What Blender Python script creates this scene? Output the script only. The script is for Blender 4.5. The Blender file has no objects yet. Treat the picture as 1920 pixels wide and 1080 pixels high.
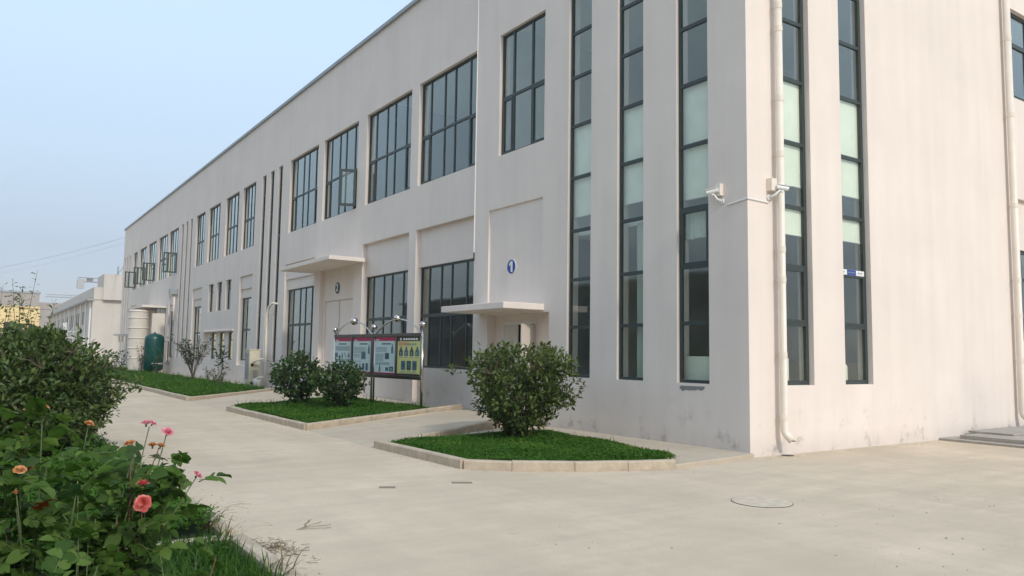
import bpy, bmesh, math, random
import numpy as np
from mathutils import Vector, Matrix

random.seed(7)
rng = np.random.default_rng(11)
scene = bpy.context.scene
C = scene.collection

# ------------------------------------------------------------------ camera
cam_d = bpy.data.cameras.new("camera")
cam = bpy.data.objects.new("camera", cam_d)
C.objects.link(cam)
R_ = Vector((0.82509143, -0.56480076, 0.01497476))
U_ = Vector((-0.06079471, -0.06239965, 0.99619792))
F_ = Vector((0.56171892, 0.82286475, 0.08582232))
cam.matrix_world = Matrix(((R_.x, U_.x, -F_.x, -10.1606), (R_.y, U_.y, -F_.y, -8.1664),
                           (R_.z, U_.z, -F_.z, 1.55), (0, 0, 0, 1)))
cam_d.sensor_width = 36.0
cam_d.lens = 1465.56 / 1920 * 36.0
cam_d.clip_start = 0.05
cam_d.clip_end = 3000
scene.camera = cam

# ------------------------------------------------------------------ light
SUN_EL = math.radians(36)
TO_SUN = Vector((-0.045, -1.0, 0)).normalized() * math.cos(SUN_EL) + Vector((0, 0, math.sin(SUN_EL)))
world = bpy.data.worlds.new("World")
scene.world = world
world.use_nodes = True
wn = world.node_tree
bg = wn.nodes["Background"]
sky = wn.nodes.new("ShaderNodeTexSky")
sky.sky_type = 'NISHITA'
sky.sun_disc = False
sky.sun_elevation = SUN_EL
sky.sun_rotation = math.atan2(TO_SUN.x, TO_SUN.y)
sky.air_density = 1.0
sky.dust_density = 0.8
sky.ozone_density = 1.6
# summer haze: the clear Nishita sky seen through a pale veil that depends on elevation only,
# the same all the way round
tcw = wn.nodes.new("ShaderNodeTexCoord"); spw = wn.nodes.new("ShaderNodeSeparateXYZ")
wn.links.new(tcw.outputs['Generated'], spw.inputs[0])
def sky_ramp(stops):
    r = wn.nodes.new("ShaderNodeValToRGB"); e = r.color_ramp.elements
    e[0].position = stops[0][0]; e[0].color = (*stops[0][1], 1)
    e[1].position = stops[-1][0]; e[1].color = (*stops[-1][1], 1)
    for p_, c_ in stops[1:-1]:
        q_ = e.new(p_); q_.color = (*c_, 1)
    wn.links.new(spw.outputs[2], r.inputs[0])
    return r.outputs[0]
def sky_mix(kind, fac, a_, b_):
    m_ = wn.nodes.new("ShaderNodeMix"); m_.data_type = 'RGBA'; m_.blend_type = kind; m_.inputs[0].default_value = fac
    for i_, v_ in ((6, a_), (7, b_)):
        if isinstance(v_, tuple): m_.inputs[i_].default_value = (*v_, 1)
        else: wn.links.new(v_, m_.inputs[i_])
    return m_.outputs[2]
clear = sky_mix('MULTIPLY', 1, sky.outputs[0], sky_ramp([(0, (.20, .17, .18)), (.12, (.22, .19, .20)), (.25, (.48, .40, .33)), (.39, (.80, .62, .48)), (1, (.95, .78, .62))]))
veil = sky_mix('MULTIPLY', 1, sky_ramp([(0, (.46, .54, .62)), (.12, (.49, .585, .69)), (.25, (.535, .68, .84)), (.39, (.575, .755, .935)), (1, (.57, .76, .95))]), (2.5, 2.5, 2.5))
wn.links.new(sky_mix('MIX', .65, clear, veil), bg.inputs[0])
bg.inputs[1].default_value = 0.142
sun_d = bpy.data.lights.new("sun", 'SUN')
sun = bpy.data.objects.new("sun", sun_d)
C.objects.link(sun)
sun_d.energy = 0.57
sun_d.angle = math.radians(5.0)
sun_d.color = (1.0, 0.96, 0.86)
sun.rotation_euler = TO_SUN.to_track_quat('Z', 'Y').to_euler()
sun.location = (-20, -60, 60)

scene.view_settings.view_transform = 'Standard'
scene.view_settings.look = 'None'
scene.view_settings.gamma = 1
scene.view_settings.use_curve_mapping = False
scene.view_settings.exposure = 1.76

# ------------------------------------------------------------------ helpers
WT = {}                                     # world offset of every parent

def _reg(o, loc, parent):
    loc = Vector(loc)
    if parent is not None:
        o.parent = parent
        o.location = loc - WT[parent]
    else:
        o.location = loc
    WT[o] = loc
    C.objects.link(o)
    return o

def tag(o, label=None, cat=None, group=None, kind=None):
    if label: o['label'] = label
    if cat: o['category'] = cat
    if group: o['group'] = group
    if kind: o['kind'] = kind
    return o

def empty(name, loc=(0, 0, 0), label=None, cat=None, group=None, kind=None, parent=None):
    o = bpy.data.objects.new(name, None)
    o.empty_display_size = 0.2
    _reg(o, loc, parent)
    return tag(o, label, cat, group, kind)

BOXF = [(0, 1, 3, 2), (4, 6, 7, 5), (0, 4, 5, 1), (2, 3, 7, 6), (0, 2, 6, 4), (1, 5, 7, 3)]

class MB:
    def __init__(s):
        s.v, s.f, s.m = [], [], []
    def add(s, vs, fs, m=0):
        b = len(s.v)
        s.v += [tuple(x) for x in vs]
        s.f += [tuple(i + b for i in f) for f in fs]
        s.m += [m] * len(fs)
        return s
    def box(s, x0, x1, y0, y1, z0, z1, m=0):
        x0, x1 = min(x0, x1), max(x0, x1); y0, y1 = min(y0, y1), max(y0, y1); z0, z1 = min(z0, z1), max(z0, z1)
        return s.add([(x, y, z) for x in (x0, x1) for y in (y0, y1) for z in (z0, z1)], BOXF, m)
    def obox(s, o, ax, ay, az, m=0):        # corner + three edge vectors
        o, ax, ay, az = map(Vector, (o, ax, ay, az))
        if ax.cross(ay).dot(az) < 0: ax, ay = ay, ax
        return s.add([o + ax * i + ay * j + az * k for i in (0, 1) for j in (0, 1) for k in (0, 1)], BOXF, m)
    def prism(s, pts, z0, z1, m=0):         # pts ccw; z0/z1 numbers or lists
        n = len(pts)
        Z0 = z0 if isinstance(z0, (list, tuple)) else [z0] * n
        Z1 = z1 if isinstance(z1, (list, tuple)) else [z1] * n
        vs = [(p[0], p[1], Z0[i]) for i, p in enumerate(pts)] + [(p[0], p[1], Z1[i]) for i, p in enumerate(pts)]
        fs = [tuple(range(n - 1, -1, -1)), tuple(range(n, 2 * n))]
        fs += [(i, (i + 1) % n, n + (i + 1) % n, n + i) for i in range(n)]
        return s.add(vs, fs, m)
    def tube(s, pts, rad, seg=8, m=0, cap=True):
        pts = [Vector(p) for p in pts]
        n = len(pts)
        if not isinstance(rad, (list, tuple)): rad = [rad] * n
        base = len(s.v)
        prev = None
        for i, p in enumerate(pts):
            t = (pts[min(i + 1, n - 1)] - pts[max(i - 1, 0)])
            if t.length < 1e-9: t = Vector((0, 0, 1))
            t.normalize()
            if prev is None:
                a = t.orthogonal().normalized()
            else:
                a = (prev - t * prev.dot(t))
                a = a.normalized() if a.length > 1e-6 else t.orthogonal().normalized()
            prev = a
            b = t.cross(a)
            for k in range(seg):
                th = 2 * math.pi * k / seg
                s.v.append(tuple(p + (a * math.cos(th) + b * math.sin(th)) * rad[i]))
        for i in range(n - 1):
            for k in range(seg):
                k2 = (k + 1) % seg
                s.f.append((base + i * seg + k, base + i * seg + k2, base + (i + 1) * seg + k2, base + (i + 1) * seg + k))
                s.m.append(m)
        if cap:
            s.f.append(tuple(base + k for k in range(seg - 1, -1, -1))); s.m.append(m)
            s.f.append(tuple(base + (n - 1) * seg + k for k in range(seg))); s.m.append(m)
        return s
    def lathe(s, c, prof, seg=20, m=0, axis='z'):
        base = len(s.v)
        for r, h in prof:
            for k in range(seg):
                th = 2 * math.pi * k / seg
                a, b = r * math.cos(th), r * math.sin(th)
                if axis == 'z': q = (c[0] + a, c[1] + b, c[2] + h)
                elif axis == 'x': q = (c[0] + h, c[1] + a, c[2] + b)
                else: q = (c[0] + b, c[1] + h, c[2] + a)
                s.v.append(q)
        for i in range(len(prof) - 1):
            for k in range(seg):
                k2 = (k + 1) % seg
                s.f.append((base + i * seg + k, base + i * seg + k2, base + (i + 1) * seg + k2, base + (i + 1) * seg + k)); s.m.append(m)
        s.f.append(tuple(base + k for k in range(seg - 1, -1, -1))); s.m.append(m)
        n = len(prof) - 1
        s.f.append(tuple(base + n * seg + k for k in range(seg))); s.m.append(m)
        return s
    def sphere(s, c, r, seg=16, m=0):
        k = seg // 2
        return s.lathe(c, [(max(1e-4, r * math.sin(math.pi * i / k)), -r * math.cos(math.pi * i / k)) for i in range(k + 1)], seg, m)
    def build(s, name, mats, parent=None, smooth=False, bevel=0, origin=None, recalc=False):
        if not isinstance(mats, (list, tuple)): mats = [mats]
        me = bpy.data.meshes.new(name)
        org = Vector(origin) if origin is not None else Vector((0, 0, 0))
        me.from_pydata([tuple(Vector(v) - org) for v in s.v], [], s.f)
        for mt in mats: me.materials.append(mt)
        me.polygons.foreach_set('material_index', s.m)
        if smooth: me.polygons.foreach_set('use_smooth', [True] * len(s.f))
        if recalc:
            bm = bmesh.new(); bm.from_mesh(me)
            bmesh.ops.remove_doubles(bm, verts=bm.verts, dist=1e-5)
            bmesh.ops.recalc_face_normals(bm, faces=bm.faces)
            bm.to_mesh(me); bm.free()
        me.update()
        o = bpy.data.objects.new(name, me)
        _reg(o, org, parent)
        if bevel:
            b = o.modifiers.new('bevel', 'BEVEL'); b.width = bevel; b.segments = 2; b.limit_method = 'ANGLE'
            b.harden_normals = False
        return o

def tri_mesh(name, V, T, mat, parent=None, kind=None, smooth=False):
    """big triangle mesh from numpy arrays"""
    me = bpy.data.meshes.new(name)
    V = np.asarray(V, np.float32).reshape(-1, 3); T = np.asarray(T, np.int32).reshape(-1, 3)
    me.vertices.add(len(V)); me.vertices.foreach_set('co', V.ravel())
    me.loops.add(T.size); me.loops.foreach_set('vertex_index', T.ravel())
    me.polygons.add(len(T))
    me.polygons.foreach_set('loop_start', np.arange(0, T.size, 3, dtype=np.int32))
    me.polygons.foreach_set('loop_total', np.full(len(T), 3, np.int32))
    if smooth: me.polygons.foreach_set('use_smooth', np.ones(len(T), bool))
    me.materials.append(mat)
    me.update(calc_edges=True)
    o = bpy.data.objects.new(name, me)
    _reg(o, (0, 0, 0), parent)
    if kind: o['kind'] = kind
    return o

def scatter(tv, tf, P, B, S):
    """copy template (k,3)/(t,3) to every P with basis B (n,3,3 rows = axes) and scale S (n,) or (n,3)"""
    n, k = len(P), len(tv)
    S = np.asarray(S); S = S[:, None, None] if S.ndim == 1 else S[:, None, :]
    L = tv[None] * S
    V = np.einsum('nki,nij->nkj', L, B) + P[:, None, :]
    T = tf[None] + (np.arange(n) * k)[:, None, None]
    return V.reshape(-1, 3), T.reshape(-1, 3)

def basis(d, up=None, roll=None):
    """rows: x = leaf direction, y = side, z = normal"""
    d = d / np.linalg.norm(d, axis=1, keepdims=True)
    n = len(d)
    r = rng.normal(size=(n, 3)) if up is None else np.asarray(up) + rng.normal(size=(n, 3)) * (roll or 0)
    y = np.cross(r, d); y /= np.linalg.norm(y, axis=1, keepdims=True) + 1e-9
    z = np.cross(d, y)
    return np.stack([d, y, z], 1)

# ------------------------------------------------------------------ materials
def mat(name, col, rough=0.7, metal=0.0, noise=None, bump=0.0, bscale=40, spec=0.5, coat=0.0):
    m = bpy.data.materials.new(name); m.use_nodes = True
    nt = m.node_tree; b = nt.nodes['Principled BSDF']
    b.inputs['Base Color'].default_value = (*col, 1); b.inputs['Roughness'].default_value = rough
    b.inputs['Metallic'].default_value = metal
    b.inputs['Specular IOR Level'].default_value = spec
    b.inputs['Coat Weight'].default_value = coat
    if noise or bump:
        tc = nt.nodes.new('ShaderNodeTexCoord')
    if noise:
        sc, amt = noise
        n = nt.nodes.new('ShaderNodeTexNoise'); n.inputs['Scale'].default_value = sc; n.inputs['Detail'].default_value = 6
        n.inputs['Roughness'].default_value = 0.65
        r = nt.nodes.new('ShaderNodeMapRange'); r.inputs[1].default_value = 0.3; r.inputs[2].default_value = 0.7
        r.inputs[3].default_value = 1 - amt; r.inputs[4].default_value = 1 + amt
        x = nt.nodes.new('ShaderNodeMix'); x.data_type = 'RGBA'; x.blend_type = 'MULTIPLY'; x.inputs[0].default_value = 1
        nt.links.new(tc.outputs['Object'], n.inputs['Vector']); nt.links.new(n.outputs[0], r.inputs[0])
        x.inputs[6].default_value = (*col, 1); nt.links.new(r.outputs[0], x.inputs[7])
        nt.links.new(x.outputs[2], b.inputs['Base Color'])
    if bump:
        n2 = nt.nodes.new('ShaderNodeTexNoise'); n2.inputs['Scale'].default_value = bscale; n2.inputs['Detail'].default_value = 5
        bp = nt.nodes.new('ShaderNodeBump'); bp.inputs['Strength'].default_value = bump; bp.inputs['Distance'].default_value = 0.01
        nt.links.new(tc.outputs['Object'], n2.inputs['Vector']); nt.links.new(n2.outputs[0], bp.inputs['Height'])
        nt.links.new(bp.outputs[0], b.inputs['Normal'])
    return m

def wall_mat(name, col, stain=(0.40, 0.36, 0.32)):
    """painted render: soft mottling, roller texture, faint rain streaks, splashes of dirt low down"""
    m = mat(name, col, 0.88, spec=0.25)
    nt = m.node_tree; b = nt.nodes['Principled BSDF']; N = nt.nodes.new; L = nt.links.new
    tc = N('ShaderNodeTexCoord')
    n1 = N('ShaderNodeTexNoise'); n1.inputs['Scale'].default_value = 0.55; n1.inputs['Detail'].default_value = 7; n1.inputs['Roughness'].default_value = .6
    L(tc.outputs['Object'], n1.inputs['Vector'])
    mp = N('ShaderNodeMapping'); mp.inputs['Scale'].default_value = (2.2, 2.2, 0.16)
    L(tc.outputs['Object'], mp.inputs['Vector'])
    n2 = N('ShaderNodeTexNoise'); n2.inputs['Scale'].default_value = 1.5; n2.inputs['Detail'].default_value = 8
    L(mp.outputs[0], n2.inputs['Vector'])
    n3 = N('ShaderNodeTexNoise'); n3.inputs['Scale'].default_value = 60; n3.inputs['Detail'].default_value = 4
    L(tc.outputs['Object'], n3.inputs['Vector'])
    def rng_(src, a, b_, c, d):
        r = N('ShaderNodeMapRange'); r.inputs[1].default_value = a; r.inputs[2].default_value = b_
        r.inputs[3].default_value = c; r.inputs[4].default_value = d; L(src, r.inputs[0]); return r.outputs[0]
    def mul(a, b_):
        q = N('ShaderNodeMath'); q.operation = 'MULTIPLY'; L(a, q.inputs[0]); L(b_, q.inputs[1]); return q.outputs[0]
    f = mul(mul(rng_(n1.outputs[0], .3, .7, .955, 1.045), rng_(n2.outputs[0], .3, .75, 1.02, .955)), rng_(n3.outputs[0], .3, .7, .975, 1.025))
    x = N('ShaderNodeMix'); x.data_type = 'RGBA'; x.blend_type = 'MULTIPLY'; x.inputs[0].default_value = 1
    x.inputs[6].default_value = (*col, 1); L(f, x.inputs[7])
    sep = N('ShaderNodeSeparateXYZ'); L(tc.outputs['Object'], sep.inputs[0])
    low = rng_(sep.outputs[2], 0.05, 1.1, 1.0, 0.0)
    n4 = N('ShaderNodeTexNoise'); n4.inputs['Scale'].default_value = 2.6; n4.inputs['Detail'].default_value = 9; n4.inputs['Roughness'].default_value = .7
    L(tc.outputs['Object'], n4.inputs['Vector'])
    dirt = mul(rng_(n4.outputs[0], .56, .70, 0, .8), low)
    base = mul(rng_(sep.outputs[2], 0.0, .35, .38, 0.0), rng_(n4.outputs[0], .3, .6, .3, 1))
    ad = N('ShaderNodeMath'); ad.operation = 'ADD'; ad.use_clamp = True; L(dirt, ad.inputs[0]); L(base, ad.inputs[1])
    y = N('ShaderNodeMix'); y.data_type = 'RGBA'; L(ad.outputs[0], y.inputs[0]); L(x.outputs[2], y.inputs[6])
    y.inputs[7].default_value = (*stain, 1)
    L(y.outputs[2], b.inputs['Base Color'])
    bp = N('ShaderNodeBump'); bp.inputs['Strength'].default_value = .18; bp.inputs['Distance'].default_value = .008
    L(n3.outputs[0], bp.inputs['Height'])
    bp2 = N('ShaderNodeBump'); bp2.inputs['Strength'].default_value = .12; bp2.inputs['Distance'].default_value = .03
    L(n1.outputs[0], bp2.inputs['Height']); L(bp.outputs[0], bp2.inputs['Normal']); L(bp2.outputs[0], b.inputs['Normal'])
    return m

def glass_mat(name, tint, refl=1.0, dirt=0.03):
    m = bpy.data.materials.new(name); m.use_nodes = True; nt = m.node_tree; nt.nodes.clear(); N = nt.nodes.new; L = nt.links.new
    out = N('ShaderNodeOutputMaterial'); tr = N('ShaderNodeBsdfTransparent'); tr.inputs[0].default_value = (*tint, 1)
    gl = N('ShaderNodeBsdfGlossy'); gl.inputs[0].default_value = (refl * .93, refl, refl * .96, 1); gl.inputs['Roughness'].default_value = 0.015
    fr = N('ShaderNodeFresnel'); fr.inputs[0].default_value = 1.52
    tc = N('ShaderNodeTexCoord')
    nz = N('ShaderNodeTexNoise'); nz.inputs['Scale'].default_value = 1.3
    bp = N('ShaderNodeBump'); bp.inputs['Strength'].default_value = .05; bp.inputs['Distance'].default_value = .02
    ge = N('ShaderNodeNewGeometry')
    L(ge.outputs['Position'], nz.inputs['Vector']); L(nz.outputs[0], bp.inputs['Height']); L(bp.outputs[0], gl.inputs['Normal'])
    dbl = N('ShaderNodeMath'); dbl.operation = 'MULTIPLY'; dbl.use_clamp = True; dbl.inputs[1].default_value = 2.3; L(fr.outputs[0], dbl.inputs[0])
    mx = N('ShaderNodeMixShader'); L(dbl.outputs[0], mx.inputs[0]); L(tr.outputs[0], mx.inputs[1]); L(gl.outputs[0], mx.inputs[2])
    df = N('ShaderNodeBsdfDiffuse'); df.inputs[0].default_value = (.5, .5, .48, 1)
    mx2 = N('ShaderNodeMixShader'); L(mx.outputs[0], mx2.inputs[1]); L(df.outputs[0], mx2.inputs[2])
    bf = N('ShaderNodeMixShader'); t2 = N('ShaderNodeBsdfTransparent')
    dn = N('ShaderNodeTexNoise'); dn.inputs['Scale'].default_value = 3; dn.inputs['Detail'].default_value = 7
    L(ge.outputs['Position'], dn.inputs['Vector'])
    mr = N('ShaderNodeMapRange'); mr.inputs[1].default_value = .35; mr.inputs[2].default_value = .75; mr.inputs[3].default_value = dirt * .4; mr.inputs[4].default_value = dirt * 2.2
    L(dn.outputs[0], mr.inputs[0]); L(mr.outputs[0], mx2.inputs[0])
    L(ge.outputs['Backfacing'], bf.inputs[0]); L(mx2.outputs[0], bf.inputs[1]); L(t2.outputs[0], bf.inputs[2]); L(bf.outputs[0], out.inputs[0])
    return m

def leaf_mat(name, c0, c1, rough=0.42, trans=0.35, spec=.4, drift=0.0):
    m = bpy.data.materials.new(name); m.use_nodes = True; nt = m.node_tree; N = nt.nodes.new; L = nt.links.new
    b = nt.nodes['Principled BSDF']; b.inputs['Roughness'].default_value = rough; b.inputs['Specular IOR Level'].default_value = spec
    out = nt.nodes['Material Output']
    ge = N('ShaderNodeNewGeometry'); oi = N('ShaderNodeObjectInfo')
    ad = N('ShaderNodeMath'); ad.operation = 'ADD'; L(ge.outputs['Random Per Island'], ad.inputs[0]); L(oi.outputs['Random'], ad.inputs[1])
    fr = N('ShaderNodeMath'); fr.operation = 'FRACT'; L(ad.outputs[0], fr.inputs[0])
    if drift:
        nz = N('ShaderNodeTexNoise'); nz.inputs['Scale'].default_value = 1.6; nz.inputs['Detail'].default_value = 5; L(ge.outputs['Position'], nz.inputs['Vector'])
        mr = N('ShaderNodeMapRange'); mr.inputs[1].default_value = .35; mr.inputs[2].default_value = .68; mr.inputs[3].default_value = 0; mr.inputs[4].default_value = 1; L(nz.outputs[0], mr.inputs[0])
        ml = N('ShaderNodeMix'); ml.inputs[0].default_value = drift; L(fr.outputs[0], ml.inputs[2]); L(mr.outputs[0], ml.inputs[3]); fr = ml
    rp = N('ShaderNodeValToRGB'); e = rp.color_ramp.elements
    e[0].color = (*c0, 1); e[1].color = (*c1, 1); e[0].position = .1; e[1].position = 1.0
    mid = rp.color_ramp.elements.new(.7); mid.color = (*[a * .55 + b_ * .45 for a, b_ in zip(c0, c1)], 1)
    L(fr.outputs[0], rp.inputs[0]); L(rp.outputs[0], b.inputs['Base Color'])
    tl = N('ShaderNodeBsdfTranslucent'); 
    hs = N('ShaderNodeHueSaturation'); hs.inputs['Value'].default_value = 1.3; hs.inputs['Saturation'].default_value = 1.1; L(rp.outputs[0], hs.inputs['Color']); L(hs.outputs[0], tl.inputs[0])
    mx = N('ShaderNodeMixShader'); mx.inputs[0].default_value = trans
    L(b.outputs[0], mx.inputs[1]); L(tl.outputs[0], mx.inputs[2]); L(mx.outputs[0], out.inputs[0])
    return m

def concrete_mat(name, col, sc=1.0, dust=(0.50, 0.42, 0.31), streak=True):
    m = mat(name, col, 0.9, spec=.2); nt = m.node_tree; b = nt.nodes['Principled BSDF']; N = nt.nodes.new; L = nt.links.new
    ge = N('ShaderNodeNewGeometry')
    def noise(scale, det=8, vec=None, rough=.62):
        n = N('ShaderNodeTexNoise'); n.inputs['Scale'].default_value = scale; n.inputs['Detail'].default_value = det; n.inputs['Roughness'].default_value = rough
        L(vec or ge.outputs['Position'], n.inputs['Vector']); return n.outputs[0]
    def mr(src, a, b_, c, d):
        r = N('ShaderNodeMapRange'); r.inputs[1].default_value = a; r.inputs[2].default_value = b_; r.inputs[3].default_value = c; r.inputs[4].default_value = d; L(src, r.inputs[0]); return r.outputs[0]
    def mul(a, b_):
        q = N('ShaderNodeMath'); q.operation = 'MULTIPLY'; L(a, q.inputs[0]); L(b_, q.inputs[1]); return q.outputs[0]
    f = mul(mr(noise(.35 * sc), .3, .7, .87, 1.09), mr(noise(4 * sc), .3, .7, .95, 1.05))
    f = mul(f, mr(noise(45 * sc, 4), .3, .7, .93, 1.06))
    if streak:
        mp = N('ShaderNodeMapping'); mp.inputs['Rotation'].default_value = (0, 0, math.radians(12)); mp.inputs['Scale'].default_value = (.35, 2.6, 1)
        L(ge.outputs['Position'], mp.inputs['Vector'])
        f = mul(f, mr(noise(1.1, 9, mp.outputs[0]), .32, .72, 1.05, .90))
        mp3 = N('ShaderNodeMapping'); mp3.inputs['Scale'].default_value = (2.2, .22, 1)
        L(ge.outputs['Position'], mp3.inputs['Vector'])
        f = mul(f, mr(noise(.9, 8, mp3.outputs[0]), .35, .7, 1.03, .93))
    x = N('ShaderNodeMix'); x.data_type = 'RGBA'; x.blend_type = 'MULTIPLY'; x.inputs[0].default_value = 1
    x.inputs[6].default_value = (*col, 1); L(f, x.inputs[7])
    y = N('ShaderNodeMix'); y.data_type = 'RGBA'; L(mr(noise(.55 * sc, 9), .44, .68, 0, .8), y.inputs[0]); L(x.outputs[2], y.inputs[6]); y.inputs[7].default_value = (*dust, 1)
    # small dark spots
    w = N('ShaderNodeMix'); w.data_type = 'RGBA'; L(mr(noise(2.3 * sc, 3), .70, .78, 0, .35), w.inputs[0]); L(y.outputs[2], w.inputs[6]); w.inputs[7].default_value = (.2, .18, .15, 1)
    L(w.outputs[2], b.inputs['Base Color'])
    bp = N('ShaderNodeBump'); bp.inputs['Strength'].default_value = .25; bp.inputs['Distance'].default_value = .006
    L(noise(55 * sc, 5), bp.inputs['Height']); L(bp.outputs[0], b.inputs['Normal'])
    return m

M = {}
M['wall'] = wall_mat('painted_render', (0.77, 0.685, 0.62))
M['wall_warm'] = M['wall']
M['concrete'] = concrete_mat('concrete_yard', (0.61, 0.505, 0.385))
M['ramp'] = concrete_mat('ramp_concrete', (0.52, 0.44, 0.345), 1.3)
M['kerb'] = mat('kerb_stone', (0.46, 0.38, 0.285), .9, noise=(5, .22), bump=.5, bscale=30)
M['slab'] = mat('stone_slab', (0.36, 0.33, 0.29), .85, noise=(4, .15), bump=.3)
M['frame'] = mat('window_frame', (0.036, 0.050, 0.047), .45)
M['glass'] = glass_mat('window_glass', (0.90, 0.955, 0.915))
M['glass_up'] = M['glass']
M['coping'] = mat('metal_coping', (0.33, 0.36, 0.38), .5, .3)
M['inner'] = mat('interior_plaster', (0.80, 0.82, 0.78), .9)
M['inner_shade'] = mat('interior_plaster_painted_shade', (0.10, 0.11, 0.11), .9)  # gloom of the unlit halls put into the plaster colour
M['blind'] = mat('blind_fabric', (0.86, 0.85, 0.74), .9, noise=(2, .06))
M['curtain'] = mat('curtain_fabric', (0.62, 0.66, 0.58), .9)
M['pvc'] = mat('pvc_pipe', (0.78, 0.70, 0.60), .45, noise=(3, .06))
M['white'] = mat('white_paint', (0.78, 0.78, 0.76), .4)
M['cream'] = mat('cream_paint', (0.62, 0.56, 0.42), .5, noise=(6, .1))
M['white_sheet'] = mat('white_sheet', (0.66, 0.60, 0.53), .6, noise=(1.5, .05))
M['steel'] = mat('stainless_steel', (0.60, 0.56, 0.52), .18, 1.0)
M['steel_dark'] = mat('stainless_frame', (0.22, 0.20, 0.18), .32, 1.0)
M['black'] = mat('dark_void', (0.012, 0.012, 0.013), .6)
M['blue'] = mat('sign_blue', (0.012, 0.05, 0.30), .4)
M['grey_sign'] = mat('sign_grey', (0.12, 0.12, 0.13), .5)
M['tank'] = mat('tank_green', (0.0, 0.055, 0.045), .35, noise=(3, .15))
M['soil'] = mat('soil', (0.055, 0.045, 0.03), .95, noise=(3, .3), bump=.6, bscale=12)
M['turf'] = mat('turf_base', (0.015, 0.032, 0.010), .95, noise=(4, .4), bump=.5, bscale=20)
M['leaf_shrub'] = leaf_mat('shrub_leaf', (0.052, 0.085, 0.022), (0.18, 0.22, 0.065), .45, .3, .3)
M['leaf_verge'] = leaf_mat('verge_leaf', (0.045, 0.085, 0.022), (0.17, 0.22, 0.065), .42, .35, .35)
M['leaf_dark'] = leaf_mat('peony_leaf', (0.026, 0.062, 0.018), (0.09, 0.145, 0.04), .6, .3, .2)
M['leaf_rose'] = leaf_mat('rose_leaf', (0.045, 0.095, 0.016), (0.13, 0.21, 0.045), .6, .35, .2)
M['leaf_clover'] = leaf_mat('clover_leaf', (0.036, 0.115, 0.012), (0.13, 0.225, 0.032), .6, .35, .2, drift=.6)
M['leaf_twig'] = leaf_mat('sapling_leaf', (0.05, 0.07, 0.04), (0.12, 0.14, 0.07), .6, .3)
M['leaf_red'] = leaf_mat('young_red_leaf', (0.16, 0.035, 0.012), (0.22, 0.07, 0.02), .45, .35)
M['blade'] = leaf_mat('grass_blade', (0.03, 0.08, 0.012), (0.075, 0.15, 0.025), .6, .35, .2)
M['dry_blade'] = leaf_mat('dry_grass', (0.13, 0.11, 0.05), (0.22, 0.19, 0.10), .7, .2)
M['bark'] = mat('bark', (0.10, 0.075, 0.05), .9, noise=(12, .3))
M['cane'] = mat('rose_cane', (0.13, 0.06, 0.03), .7, noise=(20, .3))
M['cane_green'] = mat('green_cane', (0.10, 0.13, 0.05), .6)
M['petal'] = leaf_mat('pink_petal', (0.70, 0.22, 0.27), (0.85, 0.55, 0.58), .6, .3)
M['petal_coral'] = leaf_mat('coral_petal', (0.60, 0.12, 0.10), (0.80, 0.32, 0.27), .6, .3)
M['petal_old'] = leaf_mat('withered_petal', (0.55, 0.24, 0.07), (0.75, 0.45, 0.25), .7, .25)
M['yellow'] = mat('yellow_render', (0.78, 0.60, 0.30), .9, noise=(.4, .05))
M['far_wall'] = wall_mat('pale_render', (0.56, 0.52, 0.47))
M['far_grey'] = mat('pale_grey_render', (0.36, 0.36, 0.36), .9, noise=(.5, .06))
M['far_roof'] = mat('far_roof', (0.36, 0.32, 0.29), .8)
M['dark_glass'] = mat('far_dark_glass', (0.03, 0.035, 0.04), .45, spec=.25)
M['crane'] = mat('crane_steel', (0.30, 0.30, 0.30), .7)
M['cable'] = mat('cable', (0.16, 0.17, 0.18), .8)
M['poster_pale'] = mat('poster_pale', (0.50, 0.62, 0.60), .35)
M['poster_yellow'] = mat('poster_yellow', (0.55, 0.55, 0.22), .35)
M['magenta'] = mat('print_magenta', (0.36, 0.015, 0.07), .4)
M['ink'] = mat('print_ink', (0.035, 0.06, 0.065), .5)
M['ink_soft'] = mat('print_ink_soft', (0.20, 0.27, 0.27), .5)
M['ink_blue'] = mat('print_blue', (0.05, 0.12, 0.17), .5)
M['header_dark'] = mat('print_header_dark', (0.05, 0.03, 0.025), .4)
M['patch'] = mat('bare_mortar', (0.24, 0.23, 0.22), .95, noise=(20, .15))
M['iron'] = mat('cast_cover', (0.56, 0.475, 0.37), .9, noise=(8, .15), bump=.4)
M['plate'] = mat('metal_plate', (0.24, 0.20, 0.15), .8, noise=(12, .2))
M['twig'] = mat('dry_twigs', (0.16, 0.12, 0.07), .95)

# ------------------------------------------------------------------ ground
g = MB()
xs = [-600, -120, -40, -8.33, 60, 400]; ys = [-400, -60, 80, 240, 900]
for i in range(len(xs) - 1):
    for j in range(len(ys) - 1):
        b0 = len(g.v)
        g.add([(xs[i], ys[j], 0), (xs[i + 1], ys[j], 0), (xs[i + 1], ys[j + 1], 0), (xs[i], ys[j + 1], 0)], [(0, 1, 2, 3)])
tag(g.build('ground', M['concrete']), 'pale dusty concrete yard and driveway around the factory', kind='structure')

# ------------------------------------------------------------------ main building
B = empty('factory_building', (0, 0, 0), 'long two-storey pale beige factory building with tall slit windows and grey frames', 'building')

def mapL(u, d, z): return (d, u, z)
def mapR(u, d, z): return (u, d, z)

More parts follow.
